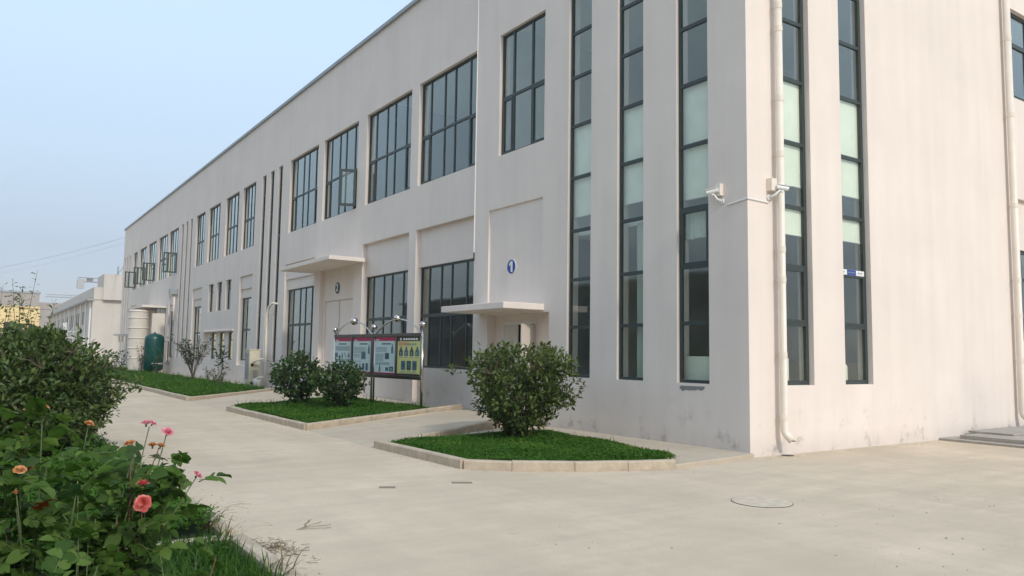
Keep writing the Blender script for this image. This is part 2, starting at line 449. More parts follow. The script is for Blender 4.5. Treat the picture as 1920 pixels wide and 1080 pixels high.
def relief_wall(name, mp, u0, u1, z0, z1, rects, T, m, parent, org=None):
    """wall as a depth map: rects (ua, ub, za, zb, depth or None=through), later ones win"""
    us = sorted({u0, u1} | {r[0] for r in rects} | {r[1] for r in rects})
    zs = sorted({z0, z1} | {r[2] for r in rects} | {r[3] for r in rects})
    us = [u for u in us if u0 <= u <= u1]; zs = [z for z in zs if z0 <= z <= z1]
    nu, nz = len(us) - 1, len(zs) - 1
    D = [[0.0] * nz for _ in range(nu)]
    for ua, ub, za, zb, d in rects:
        for i in range(nu):
            if us[i] >= ua - 1e-6 and us[i + 1] <= ub + 1e-6:
                for j in range(nz):
                    if zs[j] >= za - 1e-6 and zs[j + 1] <= zb + 1e-6: D[i][j] = d
    b = MB()
    def quad(pts): b.add([mp(*q) for q in pts], [(0, 1, 2, 3)])
    def dep(v): return T if v is None else v
    for i in range(nu):
        for j in range(nz):
            d = D[i][j]; a, c, e, f = us[i], us[i + 1], zs[j], zs[j + 1]
            if d is not None:
                quad([(a, d, e), (c, d, e), (c, d, f), (a, d, f)])
                quad([(a, T, e), (a, T, f), (c, T, f), (c, T, e)])
            if i + 1 < nu and dep(D[i + 1][j]) != dep(d):
                o2 = dep(D[i + 1][j]); quad([(c, dep(d), e), (c, o2, e), (c, o2, f), (c, dep(d), f)])
            if j + 1 < nz and dep(D[i][j + 1]) != dep(d):
                o2 = dep(D[i][j + 1]); quad([(a, dep(d), f), (c, dep(d), f), (c, o2, f), (a, o2, f)])
            for cond, q in ((i == 0, [(a, dep(d), e), (a, T, e), (a, T, f), (a, dep(d), f)]),
                            (i == nu - 1, [(c, dep(d), e), (c, T, e), (c, T, f), (c, dep(d), f)]),
                            (j == 0, [(a, dep(d), e), (c, dep(d), e), (c, T, e), (a, T, e)]),
                            (j == nz - 1, [(a, dep(d), f), (c, dep(d), f), (c, T, f), (a, T, f)])):
                if cond and dep(d) != T: quad(q)
    o = b.build(name, m, parent, recalc=True)
    bm = bmesh.new(); bm.from_mesh(o.data)
    bmesh.ops.dissolve_limit(bm, angle_limit=0.01, verts=bm.verts, edges=bm.edges)
    bm.to_mesh(o.data); bm.free()
    return o

_pane = None
def pane_mesh():
    global _pane
    if _pane is None:
        _pane = bpy.data.meshes.new('pane')
        _pane.from_pydata([(x, y, z) for x in (0, 1) for y in (0, 1) for z in (0, 1)], [], BOXF)
        _pane.materials.append(M['glass'])
    return _pane

def add_pane(parent, p0, p1, name='pane'):
    o = bpy.data.objects.new(name, pane_mesh())
    lo = [min(a, b) for a, b in zip(p0, p1)]; hi = [max(a, b) for a, b in zip(p0, p1)]
    o.scale = [h - l for h, l in zip(hi, lo)]
    _reg(o, lo, parent)
    return o

def window(mp, u0, u1, z0, z1, d, mull=(), trans=(), fw=.055, mw=.045, tw=.065, parent=None, casements=(), cells=None, dd=.06, skip=()):
    """framed window; mull/trans positions; one pane object per light"""
    b = MB()
    def bar(a, c, e, f, q0=d, q1=d + dd): b.obox(mp(a, q0, e), Vector(mp(c, q0, e)) - Vector(mp(a, q0, e)), Vector(mp(a, q1, e)) - Vector(mp(a, q0, e)), (0, 0, f - e))
    bar(u0, u0 + fw, z0, z1); bar(u1 - fw, u1, z0, z1)
    bar(u0 + fw, u1 - fw, z0, z0 + fw, d + .001); bar(u0 + fw, u1 - fw, z1 - fw, z1, d + .001)
    U = [u0 + fw * .5] + sorted(mull) + [u1 - fw * .5]
    Z = [z0 + fw * .5] + sorted(trans) + [z1 - fw * .5]
    for z in trans: bar(u0 + fw, u1 - fw, z - tw / 2, z + tw / 2, d + .002, d + dd - .002)
    for u in mull:
        for k in range(len(Z) - 1):
            e = Z[k] + (fw / 2 if k == 0 else tw / 2); f = Z[k + 1] - (fw / 2 if k == len(Z) - 2 else tw / 2)
            bar(u - mw / 2, u + mw / 2, e, f, d + .004, d + dd - .004)
    for i in range(len(U) - 1):
        for k in range(len(Z) - 1):
            if (i, k) in casements:     # thicker sash inside this light
                a = U[i] + (fw / 2 if i == 0 else mw / 2); c = U[i + 1] - (fw / 2 if i == len(U) - 2 else mw / 2)
                e = Z[k] + (fw / 2 if k == 0 else tw / 2); f = Z[k + 1] - (fw / 2 if k == len(Z) - 2 else tw / 2)
                s = .045
                bar(a, a + s, e, f, d - .008, d + .04); bar(c - s, c, e, f, d - .008, d + .04)
                bar(a + s, c - s, e, e + s, d - .007, d + .04); bar(a + s, c - s, f - s, f, d - .007, d + .04)
    w = b.build('window', M['frame'], parent)
    for i in range(len(U) - 1):
        for k in range(len(Z) - 1):
            if (i, k) in skip: continue
            add_pane(w, mp(U[i] + .01, d + dd * .45, Z[k] + .01), mp(U[i + 1] - .01, d + dd * .45 + .006, Z[k + 1] - .01))
    return w

def sash(hinge, tip, z0, z1, parent, mid=False):
    """opened casement leaf standing out from the wall between two ground points"""
    h, t = Vector((*hinge, 0)), Vector((*tip, 0)); a = (t - h); L = a.length; a.normalize(); n = Vector((-a.y, a.x, 0)) * .06
    b = MB(); s = .085
    def bar(l0, l1, e, f, k=1.0): b.obox(h + a * l0 + Vector((0, 0, e)), a * (l1 - l0), n * k, (0, 0, f - e))
    bar(0, s, z0, z1); bar(L - s, L, z0, z1); bar(s, L - s, z0, z0 + s, .9); bar(s, L - s, z1 - s, z1, .9)
    if mid: bar(L * .58, L * .58 + .11, z0 + s, z1 - s, .8)
    o = b.build('window_sash', M['frame'], parent)
    c = MB(); c.obox(h + a * s + n * .4 + Vector((0, 0, z0 + s)), a * (L - 2 * s), n * .15, (0, 0, z1 - z0 - 2 * s))
    c.build('sash_pane', M['glass'], o)
    k = MB(); k.obox(h + a * (L - .05) - n * .8 + Vector((0, 0, (z0 + z1) / 2 - .06)), a * .03, n * .8, (0, 0, .12)); k.build('handle', M['white'], o)
    return o

H_TOP, LEN, T = 11.9, 66.6, .30
S8 = [2.15, 3.14, 4.17, 5.30, 6.42, 7.48, 8.46]
SL_L = [(.82, 1.55), (2.40, 3.12), (3.92, 4.67)]
SL_N = [(23.85, 24.37), (24.97, 25.50), (26.10, 26.63)]
SL_M = [(40.35, 40.85), (41.55, 42.05), (42.75, 43.25)]
SL_F = [(62.85, 63.35), (64.15, 64.65), (65.35, 65.85)]
UP_D = [(8.42, 11.60), (12.08, 15.28), (15.98, 19.12), (19.68, 22.85)]
UP_C = [(27.64, 29.68), (30.38, 32.80), (33.94, 36.36), (37.22, 39.32)]
UP_B = [(44.24, 46.98), (47.62, 50.60), (51.60, 54.56), (55.40, 58.30), (59.50, 61.15)]
rects = [(5.54, 8.42, 0, 6.34, .0, ), (5.56, 7.76, 2.6, 5.06, .05),
         (5.29, 7.75, -.3, 2.50, .24)]
for a, b_ in SL_L + SL_N + SL_M + SL_F: rects.append((a, b_, 1.12, 9.35, None))
for a, b_ in UP_D + UP_C + UP_B: rects.append((a, b_, 6.34, 9.33, None))
rects.append((5.54, 7.38, 6.34, 9.35, None))
rects.append((6.10, 7.50, -.3, 2.33, None))
for a, b_ in ((8.42, 11.60), (12.05, 15.33)):
    rects.append((a, b_, -.3, 5.06, .15)); rects.append((a, b_, 1.17, 4.00, None))
rects.append((16.0, 19.05, -.3, 4.5, .15)); rects.append((16.35, 18.9, -.3, 3.38, .22))
for a, b_ in ((19.66, 23.05), (27.60, 29.62), (37.18, 39.45), (44.1, 46.1), (59.0, 61.2)):
    rects.append((a, b_, 1.0 if a > 50 else .9, 5.06, .08)); rects.append((a, b_, .9, 4.46, .15)); rects.append((a, b_, 1.13, 4.05, None))
for a, b_ in ((31.15, 32.12), (32.90, 33.88), (34.62, 35.62)):
    rects.append((a, b_, 3.60, 5.08, None))
rects.append((30.45, 36.3, 1.12, 2.55, .2))
for a, b_ in ((31.15, 32.0), (32.85, 33.7), (34.55, 35.4)): rects.append((a, b_, 1.121, 2.50, None))
relief_wall('wall', mapL, 0.0, LEN, -.3, H_TOP, rects, T, M['wall'], B)

SR = [(.84, 1.70), (2.61, 3.48)]
rr = [(a, b_, 1.12, 9.35, None) for a, b_ in SR]
rr += [(9.42, 12.4, 7.76, 9.93, None), (9.30, 12.5, 1.9, 5.35, .10), (9.30, 12.4, 2.06, 4.18, None)]
relief_wall('wall', mapR, T + .0005, 22.0, -.3, H_TOP - .001, rr, T, M['wall'], B)
# small return that closes the corner
MB().box(.0008, T + .0004, .0008, T - .001, -.3, H_TOP - .002).build('wall', M['wall'], B)
# hidden sides and roof
b = MB(); b.box(T, 22, LEN - .3, LEN - .001, -.3, H_TOP - .01); b.box(21.7, 22, T, LEN - .3, -.3, H_TOP - .01)
b.build('wall', M['wall'], B)
MB().box(T - .02, 21.8, T - .02, LEN - .2, 10.9, 11.1).build('roof', M['far_roof'], B)
b = MB()
b.box(-.09, .42, -.09, LEN + .08, H_TOP - .02, H_TOP + .09); b.box(.42, 22.05, -.09, .42, H_TOP - .021, H_TOP + .089)
b.build('roof_coping', M['coping'], B)

# interior: slabs, partitions, columns
I = MB()
I.box(T, 21.7, T, LEN - .3, 4.10, 4.24); I.box(T, 21.7, T, LEN - .3, 10.0, 10.1); I.box(T, 21.7, T, LEN - .3, .03, .06)
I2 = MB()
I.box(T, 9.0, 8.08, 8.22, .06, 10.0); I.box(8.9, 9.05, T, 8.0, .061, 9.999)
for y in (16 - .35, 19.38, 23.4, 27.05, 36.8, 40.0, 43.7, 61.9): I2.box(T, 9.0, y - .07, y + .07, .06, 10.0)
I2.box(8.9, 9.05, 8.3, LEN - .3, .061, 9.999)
I2.box(T, 9.0, 8.23, 8.26, .06, 10.0); I2.box(T, 1.8, 5.0, 5.06, .061, 4.099); I2.box(1.8, 1.86, 5.0, 8.07, .061, 4.099); I2.box(T, 1.8, 8.03, 8.079, .061, 4.099)  # dark lining and lobby added so the hall and door gap look black
I2.box(T, 21.7, 8.3, LEN - .3, .0605, .08)  # dark skin laid over the pale floor to deepen the halls
I2.build('interior_wall', M['inner_shade'], B)
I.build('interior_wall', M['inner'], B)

for a, b_ in SL_L:
    window(mapL, a, b_, 1.12, 9.35, .06, trans=S8, parent=B, casements=((0, 2),) if a < 1 else ())
for a, b_ in SR:
    window(mapR, a, b_, 1.12, 9.35, .10, trans=S8, parent=B, fw=.075, casements=((0, 2 - 1),))
for a, b_ in SL_N + SL_M + SL_F:
    window(mapL, a, b_, 1.12, 9.35, .08, trans=S8, parent=B, tw=.09)
for k, (a, b_) in enumerate(UP_D):
    c = (a + b_) / 2
    window(mapL, a, b_, 6.34, 9.33, .10, [c - 1.07, c - .29, c + .28, c + 1.07], [7.74], parent=B, casements=((0, 0), (4, 0)) if k != 2 else ((4, 0),), skip=((0, 0),) if k == 2 else ())
window(mapL, 5.54, 7.38, 6.34, 9.35, .08, [6.14, 6.90], [7.76], parent=B, casements=((0, 0), (2, 0)), mw=.06)
for k, (a, b_) in enumerate(UP_C):
    q = (b_ - a) / 4
    window(mapL, a, b_, 6.34, 9.33, .10, [a + q, a + 2 * q, a + 3 * q], [7.74], parent=B, mw=.05, tw=.09)
for k, (a, b_) in enumerate(UP_B):
    q = (b_ - a) / 4 if k < 4 else (b_ - a) / 2
    window(mapL, a, b_, 6.34, 9.33, .10, [a + q * i for i in range(1, 4 if k < 4 else 2)], [7.74], parent=B, mw=.06, tw=.1, skip=((0, 0),) if k != 1 else ())
for y in (44.30, 51.66, 55.46, 59.56):
    sash((-.0, y), (-.80, y + .05), 6.40, 7.68, B, mid=True)
sash((-.0, 16.05), (-.48, 16.30), 6.42, 7.66, B)
for (a, b_), mu in (((8.42, 11.60), (9.09, 9.87, 10.44, 11.12)), ((12.05, 15.33), (12.74, 13.52, 14.10, 14.86))):
    window(mapL, a, b_, 1.17, 4.00, .20, mu, [2.62], parent=B, tw=.09)
window(mapL, 19.66, 23.05, 1.13, 4.05, .20, (20.4, 21.1, 21.7, 22.5), [2.62], parent=B, tw=.09)
window(mapL, 27.60, 29.62, 1.13, 4.05, .20, (28.27, 28.95), [2.55], parent=B, tw=.09)
window(mapL, 37.18, 39.45, 1.13, 4.05, .20, (37.94, 38.7), [2.55], parent=B, tw=.09)
window(mapL, 44.1, 46.1, 1.13, 4.05, .20, (45.1,), [2.55], parent=B, tw=.09)
window(mapL, 59.0, 61.2, 1.13, 4.05, .20, (60.1,), [2.55], parent=B, tw=.09)
for a, b_ in ((31.15, 32.12), (32.90, 33.88), (34.62, 35.62)):
    window(mapL, a, b_, 3.60, 5.08, .12, [], [4.65], parent=B, tw=.07)
for a, b_ in ((31.15, 32.0), (32.85, 33.7), (34.55, 35.4)):
    window(mapL, a, b_, 1.121, 2.50, .25, [], [2.1], parent=B, tw=.07)
window(mapR, 9.42, 12.4, 7.76, 9.93, .10, (9.75, 10.6, 11.5), (9.15,), parent=B, fw=.08, casements=((1, 0),))
window(mapR, 9.30, 12.4, 2.06, 4.18, .16, (10.0, 10.9, 11.7), (3.5,), parent=B, fw=.08)

# roof overhangs above the doors
for y0, y1, x1, z0, z1 in ((5.48, 8.15, -1.06, 2.54, 2.68), (15.15, 19.95, -1.20, 4.47, 4.60), (46.9, 53.2, -1.45, 4.30, 4.46)):
    cb = MB(); cb.box(x1, .02, y0, y1, z0, z1); cb.build('canopy', M['wall'], B, bevel=.012)
# lintel lip over the low recess
MB().box(-.05, .01, 30.4, 36.4, 2.53, 2.60).build('lintel', M['wall'], B, bevel=.01)

# entrance 1: white steel double door, one leaf closed, one swung out
dr = MB()
for a, c in ((7.44, 7.50), (6.10, 6.16)): dr.box(.25, .31, a, c, .2, 2.33)
dr.box(.25, .31, 6.16, 7.44, 2.27, 2.33)
dfr = dr.build('door_frame', M['white'], B)
MB().box(.262, .30, 6.84, 7.44, .2, 2.27).build('door', M['white_sheet'], B, bevel=.004)
lf = MB(); lf.obox((.25, 6.17, .2), (-.56, -.27, 0), (.018, -.036, 0), (0, 0, 2.05)); lo = lf.build('door', M['white_sheet'], B, bevel=.004)
hb = MB(); hb.obox((-.26, 5.935, 1.15), (-.03, -.014, 0), (-.012, .03, 0), (0, 0, .18)); hb.build('handle', M['steel'], lo)
hb = MB(); hb.box(.24, .2615, 6.90, 6.93, 1.1, 1.3); hb.build('handle', M['steel'], B.children[-2])
# door 2 : wide closed steel door in pale paint
MB().box(.205, .225, 16.36, 18.89, .1, 3.36).build('door', M['wall'], B)
d2 = MB(); d2.box(.19, .206, 17.61, 17.64, .12, 3.35); d2.build('door_seam', M['far_grey'], B)

# downpipes
def downpipe(x, zb, r, parent, joints):
    p = MB(); p.tube([(x, -.13, H_TOP - .1), (x, -.13, zb + .10), (x + .012, -.16, zb + .04), (x + .05, -.24, zb - .05)], r, 20)
    o = p.build('downpipe', M['pvc'], parent, smooth=True)
    me = o.data
    for z in joints:
        j = MB(); j.tube([(x, -.13, z - .05), (x, -.13, z + .05)], r + .006, 20); j.build('pipe_joint', M['pvc'], o)
        j = MB(); j.box(x - .012, x + .012, -.05, .0, z - .012, z + .012); j.build('pipe_bracket', M['pvc'], o)
    m_ = MB(); m_.lathe((x + .052, -.245, zb - .052), [(r * .86, -.004), (r * .86, .004)], 18); m_.build('pipe_mouth', M['black'], o)
downpipe(.685, .30, .060, B, [10.6, 9.2, 7.5, 7.1, 5.9, 4.95, 3.35, 2.85, 1.62, .62])
downpipe(9.08, .35, .075, B, [10.4, 9.0, 7.2, 5.1, 3.4, 2.6, 1.6])
# thin white conduit on the long facade
c_ = MB(); c_.tube([(-.015, 8.41, 4.1), (-.015, 8.41, 11.85)], .014, 8); c_.tube([(-.014, 8.41, 3.9), (-.014, 8.41, 4.1)], .018, 8, 1)
c_.build('conduit', [M['white'], M['frame']], B)
# bare mortar under the third strip window
b = MB(); pts = [(1.48, 1.07), (.92, 1.075), (.93, 1.03), (1.0, 1.0), (1.07, 1.015), (1.15, 1.0), (1.28, .995), (1.36, 1.0), (1.42, .975), (1.5, 1.03)]
b.add([(-.002, y, z) for y, z in pts], [tuple(range(len(pts)))]); b.build('bare_patch', M['patch'], B)

# ------------------------------------------------------------------ things behind the glass
def blind(mp, u0, u1, z0, z1, d, label, material='blind'):
    b = MB(); n = 1
    b.obox(mp(u0, d, z0), Vector(mp(u1, d, z0)) - Vector(mp(u0, d, z0)), Vector(mp(u0, d + .01, z0)) - Vector(mp(u0, d, z0)), (0, 0, z1 - z0))
    o = empty('roller_blind', mp((u0 + u1) / 2, d, z0), label, 'blind', 'roller blinds lowered behind the strip windows')
    b.build('fabric', M[material], o)
    c = MB(); c.tube([mp(u0, d - .0, z0), mp(u1, d - .0, z0)], .014, 8); c.build('bottom_rail', M['white'], o)
    return o
for (a, b_), z0, t in zip(SL_L, (4.36, 4.52, 4.48), ('strip window nearest the corner', 'middle shaded strip window', 'strip window beside entrance one')):
    blind(mapL, a + .005, b_ - .005, z0, 6.40, .16, 'pale green roller blind pulled down behind the ' + t)
for (a, b_), z0, t in zip(SR, (4.56, 4.59), ('strip window touching the corner downpipe', 'right sunlit strip window')):
    blind(mapR, a + .005, b_ - .005, z0, 6.42, .165, 'pale upper floor blind pulled down behind the ' + t)
for (a, b_), z0, t in zip(SR, (3.70, 3.74), ('window by the downpipe', 'right sunlit strip above its sticker')):
    blind(mapR, a + .005, b_ - .005, z0, 4.15, .165, 'short ground floor blind at the top of the ' + t)
def curtain(y0, y1, z0, z1, x, label):
    n = 40; V = []; F = []
    for i in range(n + 1):
        t = i / n; y = y0 + (y1 - y0) * t; xx = x + .035 * math.sin(t * math.pi * 2 * 7) + .012 * math.sin(t * 40)
        V += [(xx, y, z0 + .01 * math.sin(t * 30)), (xx, y, z1), (xx + .006, y, z0), (xx + .006, y, z1)]
    for i in range(n):
        a = i * 4; F += [(a, a + 4, a + 5, a + 1), (a + 2, a + 3, a + 7, a + 6)]
    b = MB(); b.add(V, F); o = b.build('curtain', M['curtain'], smooth=True)
    return tag(o, label, 'curtain', 'curtains behind the ground floor strips')
curtain(2.41, 2.78, 1.13, 4.12, .22, 'long gathered pale curtain hanging behind the middle shaded strip window')
curtain(.83, 1.54, 3.66, 4.12, .22, 'short frilled valance curtain behind the strip window nearest the corner')
o = MB().box(.20, .23, .83, 1.54, 1.125, 1.58).build('cabinet_back', M['blind']); tag(o, 'pale board standing low behind the strip window nearest the corner', 'board')
o = MB().box(.88, 1.44, .31, .72, .06, 1.58).build('storage_box', M['blind'], bevel=.02); tag(o, 'cream box standing low behind the sunlit strip window by the downpipe', 'box')
o = MB().box(2.66, 3.22, .31, .70, .06, 1.50).build('storage_box', M['blind'], bevel=.08); tag(o, 'rounded pale box low behind the right sunlit strip window', 'box')

# ------------------------------------------------------------------ number signs
def text_obj(txt, size, depth, matl, parent, origin, xdir, updir, name='numeral'):
    cu = bpy.data.curves.new(name, 'FONT'); cu.body = txt; cu.size = size; cu.extrude = depth; cu.align_x = 'CENTER'; cu.align_y = 'CENTER'; cu.offset = size * .012
    t = bpy.data.objects.new('tmp', cu); C.objects.link(t)
    dg = bpy.context.evaluated_depsgraph_get(); dg.update()
    me = bpy.data.meshes.new_from_object(t.evaluated_get(dg)); bpy.data.objects.remove(t)
    x = Vector(xdir).normalized(); u = Vector(updir).normalized(); n = x.cross(u)
    mt = Matrix(((x.x, u.x, n.x), (x.y, u.y, n.y), (x.z, u.z, n.z)))
    for v in me.vertices: v.co = mt @ v.co
    me.materials.clear(); me.materials.append(matl)
    o = bpy.data.objects.new(name, me); _reg(o, origin, parent)
    return o
s1 = empty('number_sign', (.05, 6.80, 3.61), 'round blue number 1 plaque on the wall above the near entrance canopy', 'sign')
b = MB(); b.lathe((.05, 6.80, 3.61), [(.175, -.02), (.175, 0)], 40, 0, 'x'); b.build('plate', M['white'], s1)
b = MB(); b.lathe((.028, 6.80, 3.61), [(.163, -.004), (.163, 0)], 40, 0, 'x'); b.build('face', M['blue'], s1)
b = MB()                                                # numeral 1 with its flag and foot, seen from the driveway
b.box(.018, .023, 6.745, 6.815, 3.485, 3.735)
fl = [(6.8151, 3.735), (6.8151, 3.66), (6.88, 3.625), (6.88, 3.675)]
b.add([(x, y, z) for x in (.018, .023) for y, z in fl], [(0, 1, 2, 3), (7, 6, 5, 4), (0, 4, 5, 1), (1, 5, 6, 2), (2, 6, 7, 3), (3, 7, 4, 0)])
b.build('numeral', M['white'], s1)
s2 = empty('number_sign', (.15, 17.72, 3.86), 'round dark number 2 plaque under the second canopy', 'sign')
b = MB(); b.lathe((.15, 17.72, 3.80), [(.20, -.02), (.20, 0)], 40, 0, 'x'); b.build('plate', M['grey_sign'], s2)
b = MB(); b.lathe((.128, 17.72, 3.80), [(.175, -.003), (.175, 0)], 40, 0, 'x'); b.build('face', M['ink'], s2)
text_obj('2', .36, .002, M['white'], s2, (.123, 17.72, 3.80), (0, -1, 0), (0, 0, 1))

# sticker on the right strip
st = empty('sticker', (3.0, .09, 3.14), 'white and blue adhesive label across the frame of the right sunlit strip window', 'sticker')
b = MB(); b.box(2.63, 3.40, .088, .0935, 3.105, 3.20); b.build('white_band', M['white'], st)
b = MB(); b.prism([(2.86, .086), (3.14, .086), (3.14, .0875), (2.86, .0875)], 3.107, 3.198); b.build('blue_band', M['blue'], st)
b = MB()
for x0, w in ((2.68, .1), (2.90, .05), (2.97, .04), (3.03, .06), (3.2, .05), (3.28, .05)): b.box(x0, x0 + w, .0845, .0855, 3.14, 3.165)
b.build('print', M['ink_soft'], st)

# ------------------------------------------------------------------ security cameras, boxes, wiring
def security_camera(name, base, wall_n, out, aim, label):
    base, out, aim, wn_ = Vector(base), Vector(out), Vector(aim).normalized(), Vector(wall_n)
    t = empty(name, base, label, 'camera', 'security cameras at the building corner')
    b = MB(); b.tube([base, base + wn_ * .03], .045, 14); b.build('mount_plate', M['white'], t)
    head = base + out
    b = MB(); b.tube([base + wn_ * .03, base + wn_ * .09 + out * .2, base + out * .75 + wn_ * .02, head - Vector((0, 0, .06)), head - Vector((0, 0, .03))], [.024, .02, .018, .018, .022], 10)
    b.build('bracket', M['white'], t, smooth=True)
    side = aim.cross(Vector((0, 0, 1))).normalized(); up = side.cross(aim)
    b = MB(); b.tube([head - aim * .10 + up * .01, head + aim * .10 + up * .01], .036, 16); body = b.build('body', M['white'], t, smooth=False)
    b = MB(); b.obox(head - aim * .09 - side * .042 + up * .046, aim * .22, side * .084, up * .010); b.build('sun_shield', M['white'], t, bevel=.004)
    b = MB(); b.tube([head + aim * .1005 + up * .01, head + aim * .105 + up * .01], .031, 16); b.build('lens', M['black'], t)
    return t
security_camera('security_camera', (0, .52, 4.17), (-1, 0, 0), (-.15, .08, .15), (-.55, .75, -.18), 'white bullet camera on the shaded facade left of the corner')
security_camera('security_camera', (.52, 0, 4.22), (0, -1, 0), (.14, -.18, .14), (.85, -.45, -.12), 'white bullet camera on the sunlit facade in front of the downpipe')
b = MB().box(-.085, 0, .49, .62, 4.26, 4.46); tag(b.build('junction_box', M['pvc'], bevel=.006), 'cream junction box beside the left camera on the shaded facade', 'electrical box')
b = MB().box(.48, .63, -.11, 0, 4.32, 4.53); tag(b.build('junction_box', M['pvc'], bevel=.006), 'cream junction box above the right camera beside the downpipe', 'electrical box')
b = MB(); b.tube([(-.012, .40, 4.09), (-.012, -.012, 4.14), (.52, -.012, 4.13)], .014, 8)
tag(b.build('wiring_conduit', M['white']), 'thin white conduit bent around the corner between the two cameras', 'conduit')

# ------------------------------------------------------------------ kerbs, beds, ramps
def lerp(a, b, t): return a + (b - a) * t
def kerb(path, label, w=.13, drop=.14, stone=.95, ztop=.13):
    """path of (x, y, zground); stones with joints, body to the left of travel"""
    t = empty('kerb', (path[0][0], path[0][1], 0), label, kind='structure')
    for i in range(len(path) - 1):
        a, c = Vector(path[i]), Vector(path[i + 1]); L = (c - a).length; n = max(1, round(L / stone)); dirv = (c - a) / L
        flat = Vector((dirv.x, dirv.y, 0)).normalized(); nrm = Vector((-flat.y, flat.x, 0))
        for k in range(n):
            l0, l1 = L * k / n + .004, L * (k + 1) / n - .004
            jx = random.uniform(-.006, .006); jz = random.uniform(-.005, .005)
            o0 = a + dirv * l0 + nrm * jx; o1 = a + dirv * l1 + nrm * (jx + random.uniform(-.004, .004))
            b = MB(); ch = .018; pr = [(0, -drop), (w, -drop), (w, ztop - ch), (w - ch, ztop), (ch, ztop), (0, ztop - ch)]
            V = [o0 + nrm * q[0] + Vector((0, 0, q[1] + jz)) for q in pr] + [o1 + nrm * q[0] + Vector((0, 0, q[1] + jz)) for q in pr]
            F = [tuple(range(5, -1, -1)), tuple(range(6, 12))] + [(j, (j + 1) % 6, 6 + (j + 1) % 6, 6 + j) for j in range(6)]
            b.add(V, F); b.build('kerb_stone', M['kerb'], t, origin=o0)
    return t
# travel directions chosen so that the body lies inside the bed
kerb([(-4.66, 3.85, 0), (-4.62, 1.12, 0)], 'front kerb of the near bed along the driveway')
kerb([(-4.60, 1.08, 0), (-4.12, .62, 0), (-3.4, .17, 0), (-2.7, -.12, 0), (-2.0, -.34, 0)], 'curved tan kerb of the near bed facing the yard')
kerb([(-4.68, 12.95, 0), (-4.66, 7.18, 0)], 'driveway kerb of the middle bed')
kerb([(-4.62, 7.10, 0), (-1.35, 8.16, .15), (-.2, 8.50, .21)], 'kerb of the middle bed along the ramp to entrance one')
kerb([(-4.75, 60, 0), (-4.70, 17.45, 0)], 'long driveway kerb of the far bed')
kerb([(-4.66, 17.35, 0), (-2.6, 19.3, .03), (-.3, 22.0, .05)], 'kerb of the far bed along the ramp to door two')
kerb([(-8.33, -12, 0), (-8.33, -1.80, 0)], 'left driveway kerb beside the roses')
kerb([(-8.33, -1.60, 0), (-8.33, 60, 0)], 'left driveway kerb running to the far end')
kerb([(-8.46, -1.78, 0), (-9.6, -1.72, 0)], 'short cross kerb between the rose bed and the lawn', drop=.05)

def path_slab(pts, z1, label, m='ramp', z0=-.2, name='path'):
    b = MB(); b.prism(pts, z0, z1); o = b.build(name, M[m], bevel=.01); return tag(o, label, kind='structure')
# ramp to entrance 1: right edge shows as a low retaining side
path_slab([(-4.66, 3.95), (-1.0, 5.72), (-.0, 5.72), (.3, 5.2), (.3, 8.5), (-.21, 8.44), (-1.35, 8.12), (-4.62, 7.05)],
          [.004, .20, .205, .205, .21, .21, .19, .004], 'sloping concrete ramp up to the first entrance')
path_slab([(-4.66, 13.2), (-.95, 14.4), (.3, 14.9), (.3, 22.6), (-.3, 21.95), (-2.6, 19.25), (-4.68, 17.3)],
          [.004, .10, .12, .12, .10, .08, .004], 'sloping concrete ramp up to the second door')
kerb([(-1.10, 5.66, .05), (-4.50, 3.98, -.10)], 'edge stones retaining the ramp beside the near bed', w=.12, ztop=.175, stone=1.1)
# apron strip along the walls
b = MB(); b.prism([(-2.0, -.30), (-.02, -.10), (.0, .0), (.0, 5.2), (-1.0, 5.45), (-.98, 3.9), (-1.50, .55), (-1.78, .02)], -.1, [.06, .075, .08, .06, .05, .05, .065, .06])
tag(b.build('pavement', M['ramp'], bevel=.012), 'narrow pale mortar apron along the shaded wall by the corner', kind='structure')
b = MB(); b.prism([(-1.0, 8.7), (.15, 8.7), (.15, 14.6), (-1.0, 14.3)], -.1, .20)
tag(b.build('pavement', M['ramp']), 'concrete apron between the middle bed and the wall', kind='structure')
b = MB(); b.prism([(-1.0, 21.5), (.1, 22.4), (.1, 66), (-1.0, 66)], -.1, .09)
tag(b.build('pavement', M['ramp']), 'concrete apron along the far wall', kind='structure')
b = MB(); b.prism([(-4.3, 3.85), (-4.1, 3.6), (-1.0, 3.9), (-1.0, 5.5)], -.1, [.045, .04, .052, .052])
tag(b.build('pavement', M['ramp']), 'pale strip of concrete between the ramp side and the near bed', kind='structure')

def ground_leaf_templates():
    # clover-like leaf: stem with three round lobes, low poly
    v = []; f = []
    for k in range(3):
        a = k * 2.094
        c, s = math.cos(a), math.sin(a)
        def P(l, w, h): return (l * c - w * s, l * s + w * c, h)
        b0 = len(v)
        v += [(0, 0, .75), P(.25, .20, .86), P(.48, .16, .90), P(.52, -.10, .88), P(.28, -.2, .84)]
        f += [(b0, b0 + 1, b0 + 4), (b0 + 1, b0 + 2, b0 + 4), (b0 + 2, b0 + 3, b0 + 4)]
    return np.array(v), np.array(f)
CLV, CLF = ground_leaf_templates()
BLV = np.array([(-.035, 0, 0), (.035, 0, 0), (-.028, .10, .5), (.028, .10, .5), (0, .38, .95)], float)
BLF = np.array([(0, 1, 3), (0, 3, 2), (2, 3, 4)])
